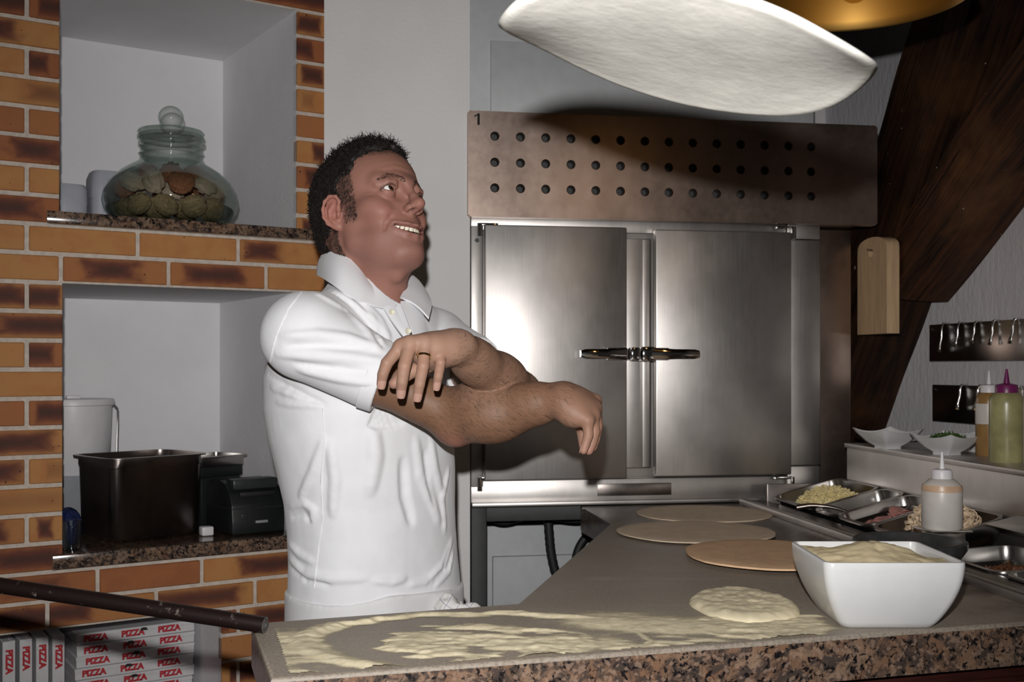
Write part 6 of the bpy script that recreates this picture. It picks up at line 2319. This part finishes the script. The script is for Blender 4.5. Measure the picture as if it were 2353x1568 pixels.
# collar stand and the two placket edges
stT = [V3(912, 699, 2.075), V3(878, 672, 2.072), V3(846, 643, 2.088), V3(800, 594, 2.105)]
stB = [V3(905, 712, 2.060), V3(872, 705, 2.045), V3(845, 695, 2.045), V3(800, 665, 2.050)]
link('collar_stand', strip('collar_stand', stT, stB, M['polo'], .003, 6), man)
pl = []
for (px, py) in ((884, 706), (902, 735), (922, 762), (940, 785)):
    h = shirt.ray(px, py, 1.86, 2.4)
    pl.append(h if h is not None else Pn(px, py, 2.05))
pr2 = []
for (px, py) in ((912, 704), (926, 735), (944, 768), (954, 786)):
    h = shirt.ray(px, py, 1.86, 2.4)
    pr2.append(h if h is not None else Pn(px, py, 2.05))
y0_ = min(p[1] for p in pl)
plA = [V3(px, py, y) for (px, py), y in zip(((880, 704), (899, 735), (920, 764), (940, 788)), (2.052, 2.036, 2.022, 2.010))]
plB = [V3(px, py, y) for (px, py), y in zip(((908, 702), (922, 735), (940, 766), (955, 788)), (2.062, 2.040, 2.024, 2.010))]
link('placket', strip('placket', plA, plB, M['polo'], .004, 6, .001), man)
fpA = [V3(px, py, y) for (px, py), y in zip(((922, 692), (935, 725), (946, 755), (958, 788)), (2.075, 2.050, 2.030, 2.010))]
fpB = [V3(px, py, y) for (px, py), y in zip(((960, 700), (975, 728), (985, 760), (990, 790)), (2.110, 2.090, 2.070, 2.050))]
link('placket', strip('placket', fpA, fpB, M['polo'], .003, 6, .004), man)
bt = lathe('button', [(0, .0010), (.002, .0010), (.0035, .0022), (.0050, .0024), (.0055, .0012), (.0055, 0), (0, 0)], simple('pale_button', (.66, .64, .50, 1), .3), 18, 40)
for (px, py, Y) in ((900, 718, 2.046), (938, 761, 2.020)):
    link('button', bt, man, tuple(Pn(px, py, Y - .003) - PO), Vector(TF * .8 + A3(0, -.5, .1)).to_track_quat('Z', 'Y').to_euler())

# turned hem of the near sleeve: stitched band
def hem_band(hem, axv, r, tilt, w, name):
    n = 48; a = Vector(axv + tilt).normalized()
    s = a.cross(Vector((0, 0, 1))).normalized(); b = a.cross(s)
    loops = []
    for (off, rr_) in ((0, r + .0012), (-w, r + .0035), (-w - .001, r + .001), (-w, r - .002), (0, r - .0025), (.0012, r)):
        loops.append([tuple(Vector(hem) - Vector(PO) + a * off + (s * math.cos(2 * math.pi * i / n) + b * math.sin(2 * math.pi * i / n)) * rr_) for i in range(n)])
    loops.append(loops[0])
    link(name, loft(name, loops, M['polo'], False, False, 60), man)


hem_band(hemR - axR * .002, axR, .0618, A3(0, 0, .10), .024, 'sleeve_hem')
hem_band(hemL - axL * .002, axL, .0592, A3(0, 0, 0), .024, 'sleeve_hem')

# apron band round the hips, trousers, towel, shoes
ap = Vol((-.58, 1.95, .30), (.06, 2.48, .875), .0045)
SECB = SEC.copy()
ap.put(torso_fn(.006), (-.58, 1.95, .30), (.06, 2.48, .875), .0, pad=0)
sl, X, Y, Z = ap.region(ap.lo, ap.lo + ap.n * ap.h)
top_ = .851 + .006 * np.sin(X * 22) + 0 * Z
ap.F = np.maximum(ap.F, (Z - top_).astype(np.float32)); ap.F = np.maximum(ap.F, (.34 - Z + 0 * X + 0 * Y).astype(np.float32))
near = np.argwhere(np.abs(ap.F) < .012); pw = ap.lo + near * ap.h
ap.F[near[:, 0], near[:, 1], near[:, 2]] += (.0035 * vnoise(pw * np.array([1, 1, .25]), 14, 8, 2)).astype(np.float32)
Va, Qa = ap.mesh(2)
link('apron', np_mesh('apron', Va, Qa, M['apron'], PO), man)
lg = Vol((-.62, 1.9, -.01), (.12, 2.52, .86), .007)
for s in (-1, 1):
    hip = A3(-.262, 2.215, .80) + TR * s * .095; kn = A3(-.262, 2.205, .47) + TR * s * .105 + TF * .02; an = A3(-.262, 2.22, .09) + TR * s * .11
    lg.cone(hip, kn, .092, .068, .03); lg.cone(kn, an, .068, .058, .03)
Vl, Ql = lg.mesh(2)
link('trousers', np_mesh('trousers', Vl, Ql, M['trouser'], PO), man)
M['shoe'] = simple('black_leather', (.015, .014, .013, 1), .4)
for s in (-1, 1):
    sv = Vol((-.62, 1.75, -.02), (.20, 2.55, .14), .006)
    an = A3(-.262, 2.22, .0) + TR * s * .11
    sv.cone(an + A3(0, 0, .045) - TF * .05, an + TF * .06 + A3(0, 0, .045), .044, .042, .02); sv.cone(an + TF * .06 + A3(0, 0, .04), an + TF * .16 + A3(0, 0, .032), .045, .034, .02)
    sv.cone(an + A3(0, 0, .06), an + A3(0, 0, .11), .045, .045, .02)
    _, _, _, Z = sv.region(sv.lo, sv.lo + sv.n * sv.h)
    sv.F = np.maximum(sv.F, (.002 - Z).astype(np.float32) + 0 * sv.F)
    v_, q_ = sv.mesh(1)
    link('shoe', np_mesh('shoe', v_, q_, M['shoe'], PO), man)

# checked towel tucked in at the hip
t = NT('checked_towel'); co = t.coord(); sx = t.n('ShaderNodeSeparateXYZ'); t.set(sx.inputs[0], co)
g1 = t.math('LESS_THAN', t.math('PINGPONG', t.math('ADD', sx.outputs[2], t.math('MULTIPLY', sx.outputs[0], .6)), .011), .0006)
g2 = t.math('LESS_THAN', t.math('PINGPONG', t.math('ADD', sx.outputs[0], t.math('MULTIPLY', sx.outputs[2], -.7)), .012), .0006)
M['towel'] = t.P(col=t.mix(t.math('MAXIMUM', g1, g2), (.62, .60, .58, 1), (.25, .26, .36, 1)), rough=.9)
tw = Vol((-.16, 2.02, .66), (.02, 2.30, .93), .003)
cT = Pn(1056, 1392, 2.13)
tw.cone(cT + A3(-.02, .01, -.012), cT + A3(.03, -.01, -.040), .022, .016, .012)
tw.cone(cT + A3(.02, -.01, -.02), cT + A3(.03, -.0, -.11), .026, .030, .02)
tw.cone(cT + A3(-.02, .0, -.01), cT + A3(-.01, -.01, -.12), .026, .032, .02)
near = np.argwhere(np.abs(tw.F) < .012); pw = tw.lo + near * tw.h
tw.F[near[:, 0], near[:, 1], near[:, 2]] += (.009 * vnoise(pw * np.array([1.8, 1.8, .4]), 34, 4, 2)).astype(np.float32)
v_, q_ = tw.mesh(1)
link('towel', np_mesh('towel', v_, q_, M['towel'], PO), man)['label'] = 'white towel with thin blue checks tucked at the waist'

# ------------------------------------------------------------------ hair
hr = random.Random(11)
M['hair'] = simple('black_hair', (.012, .009, .008, 1), .55, spec=.3, var=.4, vscale=120)


# scalp shell: the skull grown a little, cut to the hairline (crown and back only; temples are short strands)
hb = Vol(H(-.01, 0, .03) - .17, H(-.01, 0, .03) + .18, .0026)
E = lambda c, r, k=.012, g=.0035: hb.ell(H(*c), [(q + g) * HS for q in r], HAX, k * HS)
E((-.020, 0, .058), (.106, .077, .083)); E((.022, 0, .056), (.066, .066, .058), .02); E((-.055, 0, .005), (.062, .060, .062), .03)
E((.004, 0, .082), (.068, .050, .060), .03, .004)
hb.cone(H(-.060, 0, -.020), H(-.062, 0, -.055), .048, .046, .03)
pts = hb.lo + np.argwhere(np.ones(hb.n, bool)) * hb.h
q = toH(pts)
ay = np.abs(q[:, 1]); x, z = q[:, 0], q[:, 2]
ns = vnoise(pts, 90, 21, 2) * .005


def grow_mask(x, ay, z):
    front = .068 - .75 * np.maximum(0, ay - .030) + .10 * (z - .115)
    top = np.minimum(front - x, z - .064)
    side = np.minimum(-.002 - x + .30 * (z - .05), z - .022)
    back = np.minimum(-.026 - x, z + .066)
    return np.maximum.reduce([top, side, back])


hm_ = grow_mask(x, ay, z) + ns
hb.F = np.maximum(hb.F, -(hm_ * HS).reshape(hb.n).astype(np.float32) * .45)
near = np.argwhere(np.abs(hb.F) < .01); pw = hb.lo + near * hb.h
hb.F[near[:, 0], near[:, 1], near[:, 2]] += (.0028 * vnoise(pw, 95, 9, 2)).astype(np.float32)
Vh, Qh = hb.mesh(0)
hair = link('hair', np_mesh('hair', Vh, Qh, M['hair'], PO), man)

# locks growing out of the shell, and short bristles over temple and sideburn
gr = hb.grad(Vh)
ql = toH(Vh)
rs = np.random.RandomState(4)
out = np.where(np.linalg.norm((ql - np.array((-.01, 0, .05))) / np.array((1.15, .95, 1.05)), axis=1) > .070)[0]
sel = rs.choice(out, 15000)
hlq = toH(Vb)
sh_ = np.where((hairw * fm2 > .18) & (grow_mask(hlq[:, 0], np.abs(hlq[:, 1]), hlq[:, 2]) < .006))[0]
bsel = rs.choice(sh_, 9000)
sv_, sf_ = [], []


def lock(p, d, n, ln, w, curl, seg=4):
    """a bent, tapering three-sided strand"""
    k = len(sv_)
    sd = np.cross(d, n); sd /= (np.linalg.norm(sd) + 1e-9)
    c = p - n * .0008
    for i_ in range(seg):
        t_ = i_ / seg
        up_ = np.cross(sd, d)
        for a_ in range(3): sv_.append(c + (sd * math.cos(a_ * 2.094) + up_ * math.sin(a_ * 2.094)) * w * (1 - .6 * t_))
        d = d + curl / seg; d /= np.linalg.norm(d)
        c = c + d * ln / seg
    sv_.append(c)
    for i_ in range(seg - 1):
        for a_ in range(3):
            b = (a_ + 1) % 3
            sf_.append((k + i_ * 3 + a_, k + i_ * 3 + b, k + i_ * 3 + 3 + b, k + i_ * 3 + 3 + a_))
    for a_ in range(3): sf_.append((k + (seg - 1) * 3 + a_, k + (seg - 1) * 3 + (a_ + 1) % 3, k + seg * 3))


for i in sel:
    p = Vh[i]; n = gr[i]; l = ql[i]
    topw = max(0, min(1, (l[2] - .088) / .05))
    ln = (.009 + .010 * topw) * rs.uniform(.6, 1.3)
    flow = HF * (.30 * topw - .25 * (1 - topw)) + HU * (-.8 * (1 - topw)) + np.array(rs.normal(0, .55, 3))
    flow = flow - n * (flow @ n) * .8
    d0 = n * (.45 + .25 * topw) + flow; d0 /= np.linalg.norm(d0)
    curl = -n * rs.uniform(.6, 1.2 + 1.2 * topw) + np.array(rs.normal(0, .8, 3)) * (.4 + topw)
    lock(p, d0, n, ln, rs.uniform(.0005, .0010), curl, 4)
bg = body.grad(Vb[bsel])
for i, n in zip(bsel, bg):
    d0 = -HU * .8 - HF * .35 + n * .40 + np.array(rs.normal(0, .25, 3)); d0 /= np.linalg.norm(d0)
    lock(Vb[i], d0, n, rs.uniform(.004, .0075), rs.uniform(.00030, .0005), -n * .1, 2)
link('locks', mesh('locks', [tuple(v - PO) for v in sv_], sf_, M['hair'], True), hair)

# eyebrows and the hair on the forearms
def strands(name, roots, normals, dirs, lens, wid, m, parent, lift=.35):
    vs, fs = [], []
    for p, n, d, l in zip(roots, normals, dirs, lens):
        d = d - n * (d @ n); d /= (np.linalg.norm(d) + 1e-9)
        sd = np.cross(d, n)
        k = len(vs)
        for t, w in ((0, 1), (.5, .8), (1, .15)):
            q_ = p + d * l * t + n * (lift * l * (t - .55 * t * t)) - n * .0003
            vs.append(q_ + sd * wid * w); vs.append(q_ - sd * wid * w)
        fs += [(k, k + 1, k + 3, k + 2), (k + 2, k + 3, k + 5, k + 4)]
    return link(name, mesh(name, [tuple(v - PO) for v in vs], fs, m, True), parent)


hl = toH(Vb); gb_ = None
rs2 = np.random.RandomState(8)
ys2 = np.abs(hl[:, 1]); zline = np.interp(ys2, [.008, .022, .036, .052], [.0375, .0440, .0465, .0385]); th_ = np.interp(ys2, [.008, .020, .042, .052], [.0045, .0048, .0034, .0014])
for s in (-1, 1):
    cand = np.where((hl[:, 0] > .050) & (ys2 > .009) & (ys2 < .053) & (np.abs(hl[:, 2] - zline) < th_) & (hl[:, 1] * s > 0))[0]
    pick = cand[rs2.randint(0, len(cand), 330)]
    bn = body.grad(Vb[pick])
    bd_ = np.array([HLf * s * .9 + HU * (.5 - 22 * abs(hl[i, 1])) * .8 - HF * .3 for i in pick])
    strands('eyebrow', Vb[pick], bn, bd_ + rs2.normal(0, .18, bd_.shape), rs2.uniform(.006, .010, len(pick)), .00022, M['hair'], man, .12)

arm_r, arm_n, arm_d = [], [], []
for (E_, W_, cnt) in ((ER, WR, 2300), (EL, WLf, 1700)):
    d = W_ - E_; L = np.linalg.norm(d); a = d / L
    rel = Vb - E_; t = rel @ a / L; rad = np.linalg.norm(rel - np.outer(rel @ a, a), axis=1)
    idx = np.where((t > -.35) & (t < 1.12) & (rad < .062))[0]
    idx = idx[rs2.randint(0, len(idx), cnt)]
    arm_r.append(Vb[idx]); arm_n.append(body.grad(Vb[idx])); arm_d.append(a * .7 + A3(0, 0, -.6) + rs2.normal(0, .25, (cnt, 3)))
ar, an_, ad = np.concatenate(arm_r), np.concatenate(arm_n), np.concatenate(arm_d)
strands('arm_hair', ar, an_, ad, rs2.uniform(.007, .016, len(ar)), .00014, M['hair'], man, .30)
